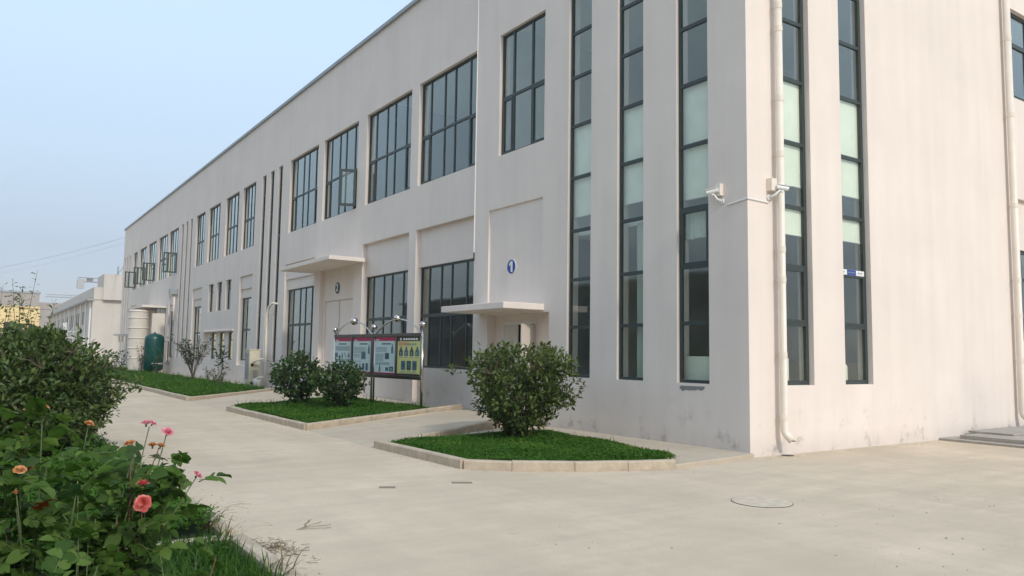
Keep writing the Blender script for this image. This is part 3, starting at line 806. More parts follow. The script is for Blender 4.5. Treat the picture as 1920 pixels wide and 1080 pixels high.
# oval leaf pointing +x, folded along the midrib
LV = np.array([(0, 0, 0), (.28, .2, .05), (.28, -.2, .05), (.62, .2, .035), (.62, -.2, .035), (1, 0, -.07), (.3, 0, 0), (.65, 0, -.02)], float)
LF = np.array([(0, 6, 1), (0, 2, 6), (6, 7, 3), (6, 3, 1), (6, 2, 4), (6, 4, 7), (7, 5, 3), (7, 4, 5)])
LFS = np.array([(0, 1, 3), (0, 3, 5), (0, 5, 4), (0, 4, 2)])

def in_poly(P, poly):
    x, y = P[:, 0], P[:, 1]; inside = np.zeros(len(P), bool); n = len(poly)
    for i in range(n):
        x0, y0 = poly[i]; x1, y1 = poly[(i + 1) % n]
        c = ((y0 > y) != (y1 > y)) & (x < (x1 - x0) * (y - y0) / (y1 - y0 + 1e-12) + x0)
        inside ^= c
    return inside
def sample_poly(poly, n):
    a = np.array(poly); lo, hi = a.min(0), a.max(0); out = []
    tot = 0
    while tot < n:
        p = lo + rng.random((n, 2)) * (hi - lo); p = p[in_poly(p, poly)]; out.append(p); tot += len(p)
    return np.concatenate(out)[:n]
def lump(x, y, s=1.0):
    return .5 + .25 * (np.sin(x * 2.1 * s + 1.3 * np.sin(y * 1.7 * s)) + np.sin(y * 2.7 * s + 1.1 * np.sin(x * 2.3 * s + .6)))
def turf(poly, zf, n, h0, h1, label, scale=1.0, style='clover', matl=None, n_blade=0, bm=None):
    """ground cover over a polygon: one object"""
    P = sample_poly(poly, int(n * 1.25)); P = P + rng.normal(size=P.shape) * .035; keep = lump(P[:, 0], P[:, 1], 1.9) + rng.random(len(P)) * .9 > .42
    P = P[keep][:n]; n = len(P); x, y = P[:, 0], P[:, 1]; l = lump(x, y)
    h = (h0 + (h1 - h0) * l * rng.random(n)) * scale
    z = zf(x, y)
    pos = np.stack([x, y, z + h * rng.random(n) * .6], 1)
    yaw = rng.random(n) * 6.283
    tilt = rng.normal(size=(n, 3)) * (.35 if style == 'clover' else .25); up = np.array([0, 0, 1.0]) + tilt; up /= np.linalg.norm(up, axis=1, keepdims=True)
    a = np.stack([np.cos(yaw), np.sin(yaw), np.zeros(n)], 1); bx = a - up * (a * up).sum(1)[:, None]; bx /= np.linalg.norm(bx, axis=1, keepdims=True); by = np.cross(up, bx)
    Bs = np.stack([bx, by, up], 1)
    if style == 'clover':
        V, T_ = scatter(CLV - np.array([0, 0, .75]), CLF, pos, Bs, (.028 + .022 * rng.random(n)) * scale)
    else:
        V, T_ = scatter(BLV, BLF, np.stack([x, y, z], 1), Bs, h * 1.6)
    if n_blade:
        Q = sample_poly(poly, n_blade); hb = (h0 + (h1 - h0) * rng.random(n_blade)) * 1.5 * scale
        yaw = rng.random(n_blade) * 6.283; up = np.array([0, 0, 1.0]) + rng.normal(size=(n_blade, 3)) * .3; up /= np.linalg.norm(up, axis=1, keepdims=True)
        a = np.stack([np.cos(yaw), np.sin(yaw), np.zeros(n_blade)], 1); bx = a - up * (a * up).sum(1)[:, None]; bx /= np.linalg.norm(bx, axis=1, keepdims=True); by = np.cross(up, bx)
        V2, T2 = scatter(BLV, BLF, np.stack([Q[:, 0], Q[:, 1], zf(Q[:, 0], Q[:, 1])], 1), np.stack([bx, by, up], 1), hb)
        T_ = np.concatenate([T_, T2 + len(V)]); V = np.concatenate([V, V2])
    o = tri_mesh('grass', V, T_, matl or M['leaf_clover'])
    return tag(o, label, kind='stuff')
def soil(pts, z, label, m='turf'):
    b = MB(); b.prism(pts, -.15, z); return tag(b.build('soil', M[m]), label, kind='structure')

BED3 = [(-4.50, 3.55), (-4.48, 1.16), (-4.02, .74), (-3.34, .31), (-2.66, .02), (-1.85, -.17), (-1.72, .02), (-1.46, .56), (-1.0, 3.9), (-1.5, 4.1), (-3.0, 3.9)]
soil(BED3, .07, 'dark turf soil of the near bed')
turf(BED3, lambda x, y: .075 + .05 * lump(x, y, 1.4), 62000, .04, .12, 'dense green clover filling the near bed below the round shrub', n_blade=500)
BED2 = [(-4.52, 12.8), (-4.50, 7.30), (-1.3, 8.34), (-1.0, 8.7), (-1.0, 14.0), (-3.6, 13.4)]
soil(BED2, [.07, .07, .17, .19, .19, .08], 'dark turf soil of the middle bed')
turf(BED2, lambda x, y: .08 + .12 * (x + 4.5) / 3.5 + .05 * lump(x, y, 1.1), 60000, .04, .13, 'dense green clover of the middle bed under the notice board', 1.25, n_blade=900)
BED1 = [(-4.55, 58), (-4.55, 17.75), (-2.55, 19.6), (-1.0, 21.6), (-1.0, 58)]
soil(BED1, .08, 'dark turf soil of the far bed')
turf(BED1, lambda x, y: .09 + .06 * lump(x, y, .8), 80000, .05, .13, 'green grass and clover of the far bed below the green tank', 1.9, n_blade=3500)

# left verge
VERGE = [(-13.5, -30), (-8.46, -30), (-8.46, 62), (-13.5, 62)]  # unseen far edge kept narrow so pale concrete beyond bounces light onto the facade
soil(VERGE, .06, 'dark soil of the planted verge left of the driveway')
def zl(x, y): return .06 + .04 * lump(x, y, 1.2)
turf([(-11.6, -1.62), (-8.50, -1.62), (-8.50, 3.2), (-11.6, 3.2)], lambda x, y: .08 + .10 * lump(x, y, 1.3), 60000, .08, .24, 'thick green ground cover behind the cross kerb beside the driveway', 1.1, n_blade=250)
turf([(-12.5, 3.2), (-8.50, 3.2), (-8.50, 30), (-12.5, 30)], zl, 22000, .1, .25, 'grass of the left verge receding behind the shrubs', 2.2, n_blade=250)
turf([(-11.0, -8.0), (-8.50, -8.0), (-8.50, -1.84), (-11.0, -1.84)], zl, 34000, .06, .16, 'low weeds on the ground of the rose bed', .9, n_blade=14000, matl=M['blade'])

# long arching grass tufts over the kerb
def tuft(x, y, n, L0, label, matl='dry_blade', lean=(1, 0)):
    b = MB()
    for i in range(n):
        a = random.uniform(0, 6.28); L = L0 * random.uniform(.6, 1.15); out = Vector((math.cos(a) + lean[0], math.sin(a) + lean[1], 0)); out.normalize()
        k = 7; pts = []
        base = Vector((x + random.uniform(-.06, .06), y + random.uniform(-.15, .15), .08)); c = random.uniform(.45, .95)
        side = out.cross(Vector((0, 0, 1))) * .006
        for j in range(k + 1):
            t = j / k; p = base + out * (L * .75 * t ** 1.5) + Vector((0, 0, L * (t * 1.0 - c * t * t)))
            pts.append(p)
        b0 = len(b.v); V = []
        for j, p in enumerate(pts):
            w = side * (1 - (j / k) ** 2 * .9); V += [p - w, p + w + Vector((0, 0, .002))]
        b.add(V, [(2 * j, 2 * j + 1, 2 * j + 3, 2 * j + 2) for j in range(k)])
    return tag(b.build('grass_tuft', M[matl]), label, 'grass tuft')
tuft(-8.50, -1.25, 20, .42, 'arching half dry grass tuft leaning over the kerb just behind the cross kerb')
tuft(-8.52, -1.95, 7, .5, 'sparse tall grass stalks at the kerb corner in front of the cross kerb')
tuft(-8.42, -3.0, 18, .30, 'low dry tuft at the kerb at the bottom edge of the view')
tuft(-8.50, -.55, 10, .26, 'small green tuft at the kerb behind the arching dry one', 'blade')

# ------------------------------------------------------------------ shrubs
def shrub(name, base, prof, H, n_tips, leaf, per, matl, label, cat='shrub', stems=10, stem_r=.02, zsq=1.0, fill=.55, droop=.0, up=.5, seedv=0, group=None, n_big=260, squash=(1, 1), aspect=1.0, open_=0.0):
    """multi-stemmed shrub: stems, twigs and leaves set in clumps at the twig tips"""
    rr = np.random.default_rng(100 + seedv); base = np.array(base, float)
    t = empty(name, base, label, cat, group)
    # tip positions inside a lumpy profile
    hs = np.array([p[0] for p in prof]) * H; rs = np.array([p[1] for p in prof])
    z = rr.random(n_tips * 6) * H; R = np.interp(z, hs, rs)
    keep = rr.random(len(z)) < (R / rs.max()) ** 1.3; z = z[keep][:n_tips]; R = R[keep][:n_tips]; n = len(z)
    th = rr.random(n) * 6.283; q = (fill + (1 - fill) * rr.random(n)) ** .7
    lumpy = 1 + .15 * np.sin(3 * th + z * 3.1 + seedv) + .10 * np.sin(7 * th - z * 5.3) + rr.normal(size=n) * .06
    spr = rr.random(n) < .05; lumpy = np.where(spr, lumpy * (1.10 + .16 * rr.random(n)), lumpy); z = np.where(spr & (z > H * .7), z + H * .07 * rr.random(n), z)
    r = R * q * lumpy
    tips = np.stack([np.cos(th) * r * squash[0], np.sin(th) * r * squash[1], z], 1)
    # stems
    S = MB(); hubs = []
    for i in range(stems):
        a = 6.283 * i / stems + rr.random() * .6; rad = np.interp(H * .55, hs, rs) * (.25 + .55 * rr.random())
        p0 = Vector((math.cos(a) * .05, math.sin(a) * .05, 0)); p3 = Vector((math.cos(a) * rad * squash[0], math.sin(a) * rad * squash[1], H * (.5 + .3 * rr.random())))
        pts = []
        for j in range(6):
            u = j / 5; w = Vector(rr.normal(size=3) * .012)
            pts.append(Vector(base) + p0 + Vector((p3.x * u ** 1.5, p3.y * u ** 1.5, p3.z * u)) + w); 
        S.tube(pts, [stem_r * (1 - .75 * j / 5) for j in range(6)], 6)
        hubs += [np.array(q_ - Vector(base)) for q_ in pts[1:]]
    hubs = np.array(hubs)
    # twigs from nearest lower hub
    tw = MB()
    for k in range(0, n, 3):
        d = hubs - tips[k]; dd = (d ** 2).sum(1) + 2 * np.maximum(0, hubs[:, 2] - tips[k][2] + .05) ** 2 * 8; h = hubs[dd.argmin()]
        m_ = (h + tips[k]) / 2 + np.array([0, 0, .04])
        tw.tube([base + h, base + m_, base + tips[k]], [stem_r * .3, stem_r * .22, .0025], 3, cap=False)
    S.build('stem', M['bark'], t, smooth=True)
    o = tw.build('twigs', M['bark'], t); o['kind'] = 'stuff'
    # leaves in rosettes
    ax = tips - np.array([0, 0, H * .25]); ax /= np.linalg.norm(ax, axis=1, keepdims=True) + 1e-9; ax = ax * (1 - up) + np.array([0, 0, up]); 
    N = n * per; A = np.repeat(ax, per, 0); P = np.repeat(tips, per, 0)
    s = rr.random(N)
    d = A * .55 + rr.normal(size=(N, 3)) * .62; d[:, 2] -= droop; d /= np.linalg.norm(d, axis=1, keepdims=True)
    P = P - A * (s * leaf * 2.2)[:, None] + rr.normal(size=(N, 3)) * leaf * .25 + base
    Bs = basis(d, np.array([0, 0, 1.0]), .55)
    sz = leaf * (.6 + .6 * rr.random(N)); SC = np.stack([sz, sz * aspect, sz], 1)
    V, T_ = scatter(LV[[0, 1, 2, 3, 4, 5]], LFS, P, Bs, SC)
    tri_mesh('foliage', V, T_, M[matl], t, 'stuff')
    return t

shrub('round_shrub', (-2.12, 3.28, .08), [(0, .12), (.10, .28), (.22, .62), (.38, .82), (.6, .96), (.80, .99), (.93, .86), (1, .55)], 1.68, 700, .108, 10, 'leaf_shrub',
      'large round glossy green shrub with visible stems in the near clover bed', stems=16, stem_r=.022, fill=.35, seedv=1, up=.45)
shrub('dark_shrub', (-3.03, 12.3, .15), [(0, .10), (.15, .35), (.35, .68), (.6, .78), (.85, .55), (1, .22)], 1.42, 330, .115, 8, 'leaf_dark',
      'left dark leafy shrub in the middle bed in front of the window', stems=12, stem_r=.015, fill=.35, seedv=2, up=.2, droop=.1, aspect=1.2)
shrub('dark_shrub', (-2.58, 10.5, .16), [(0, .08), (.15, .22), (.32, .58), (.55, .74), (.8, .55), (1, .18)], 1.26, 260, .11, 8, 'leaf_dark',
      'right smaller dark shrub in the middle bed overlapping the notice board', stems=9, stem_r=.014, fill=.35, seedv=3, up=.2, droop=.1, aspect=1.2)
shrub('verge_shrub', (-9.72, 4.7, .05), [(0, .5), (.12, 1.05), (.35, 1.36), (.6, 1.30), (.82, .95), (1, .45)], 1.84, 2300, .095, 12, 'leaf_verge',
      'big spreading green shrub on the left verge in front of the driveway', stems=18, stem_r=.025, fill=.45, seedv=4, up=.5)
shrub('verge_shrub', (-10.55, 7.0, .05), [(0, .5), (.2, 1.1), (.5, 1.35), (.8, 1.0), (1, .45)], 1.9, 1000, .10, 10, 'leaf_verge',
      'taller green shrub at the left edge of the photograph behind the big one', stems=12, fill=.5, seedv=5)
shrub('verge_shrub', (-9.75, 8.9, .05), [(0, .4), (.2, .9), (.5, 1.05), (.8, .8), (1, .35)], 1.7, 500, .11, 9, 'leaf_verge',
      'green shrub half hidden behind the big spreading shrub on the verge', stems=10, fill=.5, seedv=6)

def sapling(base, H, n, leaf, label, matl='leaf_twig', lean=(0, 0), branches=5, spread=.35, cat='sapling', name='sapling', dens=1.0, z0=.35, r=.014):
    base = Vector(base); t = empty(name, base, label, cat); b = MB(); P = []; D = []
    for i in range(branches):
        a = random.uniform(0, 6.28); rad = spread * random.uniform(.4, 1); h = H * random.uniform(.7, 1)
        tip = Vector((math.cos(a) * rad + lean[0], math.sin(a) * rad + lean[1], h)); pts = []
        for j in range(7):
            u = j / 6; pts.append(base + Vector((tip.x * u ** 1.6, tip.y * u ** 1.6, tip.z * u)) + Vector((random.gauss(0, .01), random.gauss(0, .01), 0)))
        b.tube(pts, [r * (1 - .8 * j / 6) for j in range(7)], 6)
        for k in range(int(n / branches)):
            u = z0 + (1 - z0) * random.random(); j = min(5, int(u * 6)); p = pts[j].lerp(pts[j + 1], u * 6 - j)
            d = Vector((random.gauss(0, 1), random.gauss(0, 1), random.gauss(.3, .5))); P.append(p + d * leaf * .3); D.append(d)
    b.build('stem', M['bark'], t, smooth=True)
    P = np.array([tuple(p) for p in P]); D = np.array([tuple(p) for p in D]); sz = leaf * (.6 + .7 * rng.random(len(P)))
    V, T_ = scatter(LV[[0, 1, 2, 3, 4, 5]], LFS, P, basis(D, np.array([0, 0, 1.]), .6), sz)
    tri_mesh('foliage', V, T_, M[matl], t, 'stuff')
    return t
# tall sprouting shoots behind the verge shrubs
for (x, y, H, lb) in ((-9.35, 13.2, 3.35, 'tallest thin leafy shoot rising above the verge shrubs against the yellow building'),
                      (-9.75, 12.6, 3.1, 'thin leafy shoot left of the tallest one above the verge shrubs'),
                      (-10.05, 12.0, 2.75, 'short leafy shoot at the far left above the verge shrubs'),
                      (-9.0, 12.4, 2.75, 'bushy leafy shoot right of the tallest one above the verge shrubs')):
    sapling((x, y, .06), H, 330, .085, lb, 'leaf_shrub', spread=.42, branches=6, z0=.3)
sapling((-1.7, 30.6, .1), 2.1, 1000, .11, 'bare twiggy shrub on the far bed in front of the tall ground floor window', spread=1.15, branches=22, z0=.45, cat='shrub', name='twiggy_shrub', r=.016)
sapling((-2.3, 23.2, .1), 1.75, 90, .16, 'thin young tree with two leaf tufts beside the cream cabinet', 'leaf_twig', spread=.25, branches=3, z0=.55)
sapling((-1.4, 41.5, .1), 1.7, 120, .14, 'sparse sapling right of the green tank', 'leaf_dark', spread=.8, branches=6)
sapling((-1.5, 45.5, .1), 2.0, 70, .16, 'thin sapling in front of the white ribbed tank', 'leaf_dark', spread=.6, branches=5)
sapling((-2.4, 47.5, .1), 1.5, 60, .22, 'broad leafed low plant left of the thin sapling by the white tank', 'leaf_dark', spread=.6, branches=5)
sapling((-2.2, 51.5, .1), 1.4, 80, .16, 'low weed plant at the far left of the far bed', 'leaf_dark', spread=.5, branches=5)
for i, (x, y, h) in enumerate(((-1.5, 26.2, .7), (-1.7, 27.6, .75), (-1.9, 25.0, .9), (-1.2, 28.6, .6))):
    sapling((x, y, .1), h, 60, .09, ('tall weed right of the twiggy shrub', 'weed clump nearest the twiggy shrub', 'spiky weed with bare stalks nearest the cream cabinet', 'low weed close to the wall behind the grass')[i], spread=.35, branches=6, cat='weed', name='weed')

# ------------------------------------------------------------------ roses
def rose_leaf_mesh(k, nl, L):
    b = MB(); ll = []
    stem = [Vector((0, 0, 0)), Vector((L * .5, 0, .008 * L)), Vector((L, 0, -.12 * L))]
    b.tube(stem, [.0022, .0018, .0012], 4, 1, cap=False)
    def leaflet(o, d, s, roll):
        fold = .07 + .11 * ((k * 7 + int(s * 9000)) % 5) / 4
        d = d.normalized(); y = Vector((0, 0, 1)).cross(d).normalized(); n = d.cross(y); y = (y * math.cos(roll) + n * math.sin(roll)); n = d.cross(y)
        prof = [(0, .02, 0), (.12, .20, .0), (.32, .34, .0), (.55, .36, -.01), (.78, .24, -.04), (.92, .10, -.08), (1, 0.0, -.12)]
        V = []; F = []
        for (u, w, h) in prof:
            cpt = o + d * (u * s) + n * (h * s)
            V += [cpt + y * (w * s) + n * (fold * s * w / .36), cpt, cpt - y * (w * s) + n * (fold * s * w / .36)]
        for j in range(len(prof) - 1):
            a = j * 3; F += [(a, a + 1, a + 4, a + 3), (a + 1, a + 2, a + 5, a + 4)]
        b.add(V, F, 0)
    r = random.Random(k)
    leaflet(stem[2], Vector((1, r.uniform(-.2, .2), -.35)), .062 * r.uniform(.9, 1.15), r.uniform(-.3, .3))
    for i in range((nl - 1) // 2):
        p = stem[2].lerp(stem[0], .28 + .36 * i)
        for sgn in (1, -1):
            leaflet(p, Vector((.55, sgn, r.uniform(-.4, .05))), .054 * r.uniform(.8, 1.1) * (1 - .12 * i), r.uniform(-.4, .4))
    me = bpy.data.meshes.new('leaf'); me.from_pydata([tuple(v) for v in b.v], [], b.f); me.materials.append(None); me.materials.append(M['cane_green'])
    me.polygons.foreach_set('material_index', b.m); me.polygons.foreach_set('use_smooth', [True] * len(b.f)); me.update()
    return me
ROSE_LEAF = []
for mname in ('leaf_rose', 'leaf_red', 'leaf_dark'):
    L_ = []
    for k in range(4):
        me = rose_leaf_mesh(k, 5 if k % 2 else 7, .075); me.materials[0] = M[mname]; L_.append(me)
    ROSE_LEAF.append(L_)

def rose_flower(parent, p, size, matl, axis=(0, 0, 1), layers=4, open_=1.0):
    size = size * .86
    axis = Vector(axis).normalized(); a = axis.orthogonal().normalized(); c = axis.cross(a); b = MB(); p = Vector(p)
    for l in range(layers):
        n = 5 + l; rad = size * (.22 + .78 * (l + 1) / layers) * .5; up = size * (.46 - .16 * (l / layers) * open_)
        for k in range(n):
            th = 6.283 * k / n + l * .7 + random.uniform(-.15, .15); V = []; F = []
            for i in range(4):
                u = i / 3
                for j in range(4):
                    w = (j / 3 - .5) * 1.6 * (6.283 / n) * (.35 + .65 * math.sin(math.pi * min(1, .25 + u * .62)))
                    rr_ = rad * (u ** .75) * (1 + .10 * random.uniform(-1, 1)); hh = up * (u ** .8) - size * .16 * (u ** 5) * open_ * (l / layers) + random.uniform(-.05, .05) * size * u
                    V.append(p + (a * math.cos(th + w) + c * math.sin(th + w)) * rr_ + axis * hh)
            for i in range(3):
                for j in range(3): F.append((i * 4 + j, i * 4 + j + 1, i * 4 + j + 5, i * 4 + j + 4))
            b.add(V, F)
    o = b.build('flower', M[matl], parent, smooth=True)
    s = MB(); s.tube([p - axis * size * .16, p - axis * size * .05, p + axis * size * .02], [.003, size * .10, size * .05], 8); s.build('calyx', M['cane_green'], o, smooth=True)
    return o

def rose_bush(base, tops, label, n_leaf=120, red=.08, seedv=1, spread=.10, dark=.15, flowers=(), leaf_scale=1.0, zmin=.35):
    rd = random.Random(seedv); base = Vector(base); t = empty('rose_bush', base, label, 'rose bush'); slots = []
    for tp in tops:
        tp = Vector(tp); s0 = base + Vector((rd.uniform(-.06, .06), rd.uniform(-.06, .06), 0)); pts = []
        bend = Vector((rd.uniform(-.06, .06), rd.uniform(-.06, .06), 0))
        for j in range(9):
            u = j / 8; pts.append(s0.lerp(tp, u) * 1.0 + Vector(((tp.x - s0.x) * (u ** 1.6 - u), (tp.y - s0.y) * (u ** 1.6 - u), 0)) + bend * math.sin(u * math.pi))
        b = MB(); b.tube(pts, [.0050 * (1 - .66 * j / 8) for j in range(9)], 6)
        for k in range(14):
            u = rd.random() * .9; j = min(7, int(u * 8)); p = pts[j].lerp(pts[j + 1], u * 8 - j); a = rd.uniform(0, 6.28)
            q = p + Vector((math.cos(a) * .014, math.sin(a) * .014, .002)); b.tube([p, q], [.0025, .0004], 3, cap=False)
        b.build('stem', M['cane'] if rd.random() < .35 else M['cane_green'], t, smooth=True)
        slots.append(pts)
    for k in range(n_leaf):
        pts = rd.choice(slots); u = 1 - (1 - zmin) * rd.random() ** 1.15; j = min(7, int(u * 8)); p = pts[j].lerp(pts[j + 1], min(1, u * 8 - j))
        a = rd.uniform(0, 6.28); el = rd.uniform(-.35, .9)
        d = Vector((math.cos(a) * math.cos(el), math.sin(a) * math.cos(el), math.sin(el)))
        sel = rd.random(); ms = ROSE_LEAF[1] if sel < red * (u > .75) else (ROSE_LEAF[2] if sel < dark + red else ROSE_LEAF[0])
        o = bpy.data.objects.new('leaf', rd.choice(ms)); y = Vector((0, 0, 1)).cross(d).normalized(); n = d.cross(y)
        ro = rd.uniform(-1.1, 1.1); y2 = y * math.cos(ro) + n * math.sin(ro); n2 = d.cross(y2)
        o.rotation_euler = Matrix(((d.x, y2.x, n2.x), (d.y, y2.y, n2.y), (d.z, y2.z, n2.z))).to_euler(); s = .80 * leaf_scale * rd.uniform(.65, 1.25); o.scale = (s, s, s)
        _reg(o, p + d * spread * rd.random() * .5, t)
    for (p, size, mt, ax) in flowers: rose_flower(t, p, size, mt, ax)
    return t
def R3(cx, cy, cz, rx, ry, rz, n, sd):
    q = random.Random(sd); out = []
    for i in range(n):
        a = q.uniform(0, 6.28); r = q.random() ** .5; out.append((cx + rx * r * math.cos(a), cy + ry * r * math.sin(a), cz + q.uniform(-rz, rz)))
    return out
CX = Vector((-10.1606, -8.1664, 1.55))
def along(px, py, D):      # a point D metres out from where the photographer stood (turned into world metres once, here)
    return CX + (F_ + R_ * ((px - 960) / 1465.56) - U_ * ((py - 540) / 1465.56)) * D
P_ = [along(280, 800, 2.75), along(312, 815, 2.7), along(298, 840, 2.65), along(260, 838, 2.6), along(368, 895, 2.65), along(330, 880, 2.7), along(347, 880, 2.7), along(245, 870, 2.5)]
rose_bush((-9.80, -5.30, .06), [tuple(v) for v in P_] + R3(-9.80, -5.32, 1.08, .13, .20, .12, 12, 5), 'rose bush with pink blooms standing nearest the driveway kerb', 300, .008, 21,
          flowers=((along(274, 797, 2.75), .045, 'petal', (0, 0, 1)), (along(285, 796, 2.75), .035, 'petal', (.5, -.3, .8)), (along(313, 813, 2.7), .05, 'petal', (.1, -.5, .8)),
                   (along(368, 893, 2.65), .042, 'petal', (.5, -.3, .6)), (along(245, 836, 2.6), .05, 'petal_old', (-.3, 0, .9)), (along(286, 838, 2.65), .04, 'petal_old', (0, 0, 1)),
                   (along(300, 839, 2.65), .04, 'petal_old', (.3, 0, .9)), (along(270, 945, 2.38), .062, 'petal_coral', (-.45, -.8, .35)), (along(268, 912, 2.42), .05, 'petal_coral', (0, .1, 1))))
Q_ = [along(55, 775, 2.5), along(80, 770, 2.5), along(165, 800, 2.9), along(37, 885, 2.35), along(55, 880, 2.4), along(30, 918, 2.3)]
rose_bush((-10.02, -5.15, .06), [tuple(v) for v in Q_] + R3(-10.08, -5.15, 1.08, .20, .25, .16, 13, 6), 'rose bush with withered orange blooms at the left edge', 300, .015, 22,
          flowers=((along(54, 772, 2.5), .042, 'petal_old', (0, 0, 1)), (along(79, 767, 2.5), .045, 'petal_old', (.2, -.2, 1)), (along(166, 798, 2.9), .045, 'petal_old', (.3, -.2, .8)),
                   (along(37, 885, 2.35), .045, 'petal_old', (0, -.5, .9)), (along(55, 879, 2.4), .03, 'petal_old', (0, -.5, .9)), (along(30, 918, 2.3), .028, 'petal_old', (0, -.3, -1))))
rose_bush((-9.88, -5.75, .06), R3(-9.86, -5.72, .84, .20, .16, .10, 12, 7), 'low rose plant with red young leaves in front of the two flowering bushes', 290, .04, 23, dark=.05)
rose_bush((-9.55, -5.60, .06), [tuple(along(405, 1045, 2.55)), tuple(along(370, 1030, 2.6)), tuple(along(300, 1040, 2.5))],
          'small rose shoot with drooping leaves reaching over the cross kerb', 26, .0, 24, dark=.0)
rose_bush((-10.25, -5.75, .06), R3(-10.2, -5.7, .86, .18, .16, .12, 10, 9), 'dark leafy rose plant filling the lower left corner', 220, .08, 25, dark=.4)
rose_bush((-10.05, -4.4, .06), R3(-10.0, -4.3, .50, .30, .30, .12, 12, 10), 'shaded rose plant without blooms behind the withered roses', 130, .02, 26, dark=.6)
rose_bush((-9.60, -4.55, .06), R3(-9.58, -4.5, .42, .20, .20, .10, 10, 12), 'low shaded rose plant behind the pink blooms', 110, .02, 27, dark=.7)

# ------------------------------------------------------------------ notice board
nb = empty('notice_board', (-1.48, 10.95, .15), 'outdoor notice board on steel posts with four posters and arched top rails', 'notice board')
A_, E_ = Vector((-1.26, 8.66, 0)), Vector((-1.69, 13.18, 0)); ad = (E_ - A_).normalized(); an = Vector((-ad.y, ad.x, 0))   # an points to the driveway
if an.x > 0: an = -an
def BP(s, z, o=0.0): return A_ + ad * s + an * o + Vector((0, 0, z))
Lb = (E_ - A_).length
for s0 in (0.0, 2.28, 2.40, Lb):
    b = MB(); b.tube([BP(s0, .08), BP(s0, 2.16 if s0 in (0.0, Lb) else 2.10)], .032 if s0 in (0., Lb) else .026, 14); b.build('post', M['steel'], nb, smooth=True)
for s0, z, r in ((0, 2.26, .085), (2.34, 2.24, .08), (Lb, 2.20, .075), (1.18, 2.44, .10), (3.45, 2.42, .11)):
    b = MB(); b.sphere(BP(s0, z), r, 22); b.build('ball', M['steel'], nb, smooth=True)
for a0, a1 in ((0.03, 2.26), (2.42, Lb - .03)):
    pts = [BP(lerp(a0, a1, i / 16), 2.02 + .40 * math.sin(math.pi * i / 16) ** .8) for i in range(17)]
    b = MB(); b.tube(pts, .02, 10); b.build('arch_rail', M['steel'], nb, smooth=True)
for z0, z1 in ((1.98, 2.06), (.92, 1.01)):
    b = MB(); b.obox(BP(.02, z0, -.04), ad * (Lb - .04), an * .08, (0, 0, z1 - z0)); b.build('rail', M['steel_dark'], nb, bevel=.004)
b = MB(); b.obox(BP(.03, 1.01, -.03), ad * (Lb - .06), an * .03, (0, 0, .97)); b.build('back_panel', M['steel_dark'], nb)
for s0 in (1.12, 2.31, 3.44):
    w = .14 if s0 == 2.31 else .07
    b = MB(); b.obox(BP(s0 - w / 2 + .03, 1.012, 0), ad * w, an * .045, (0, 0, .966)); b.build('mullion', M['steel_dark'], nb)
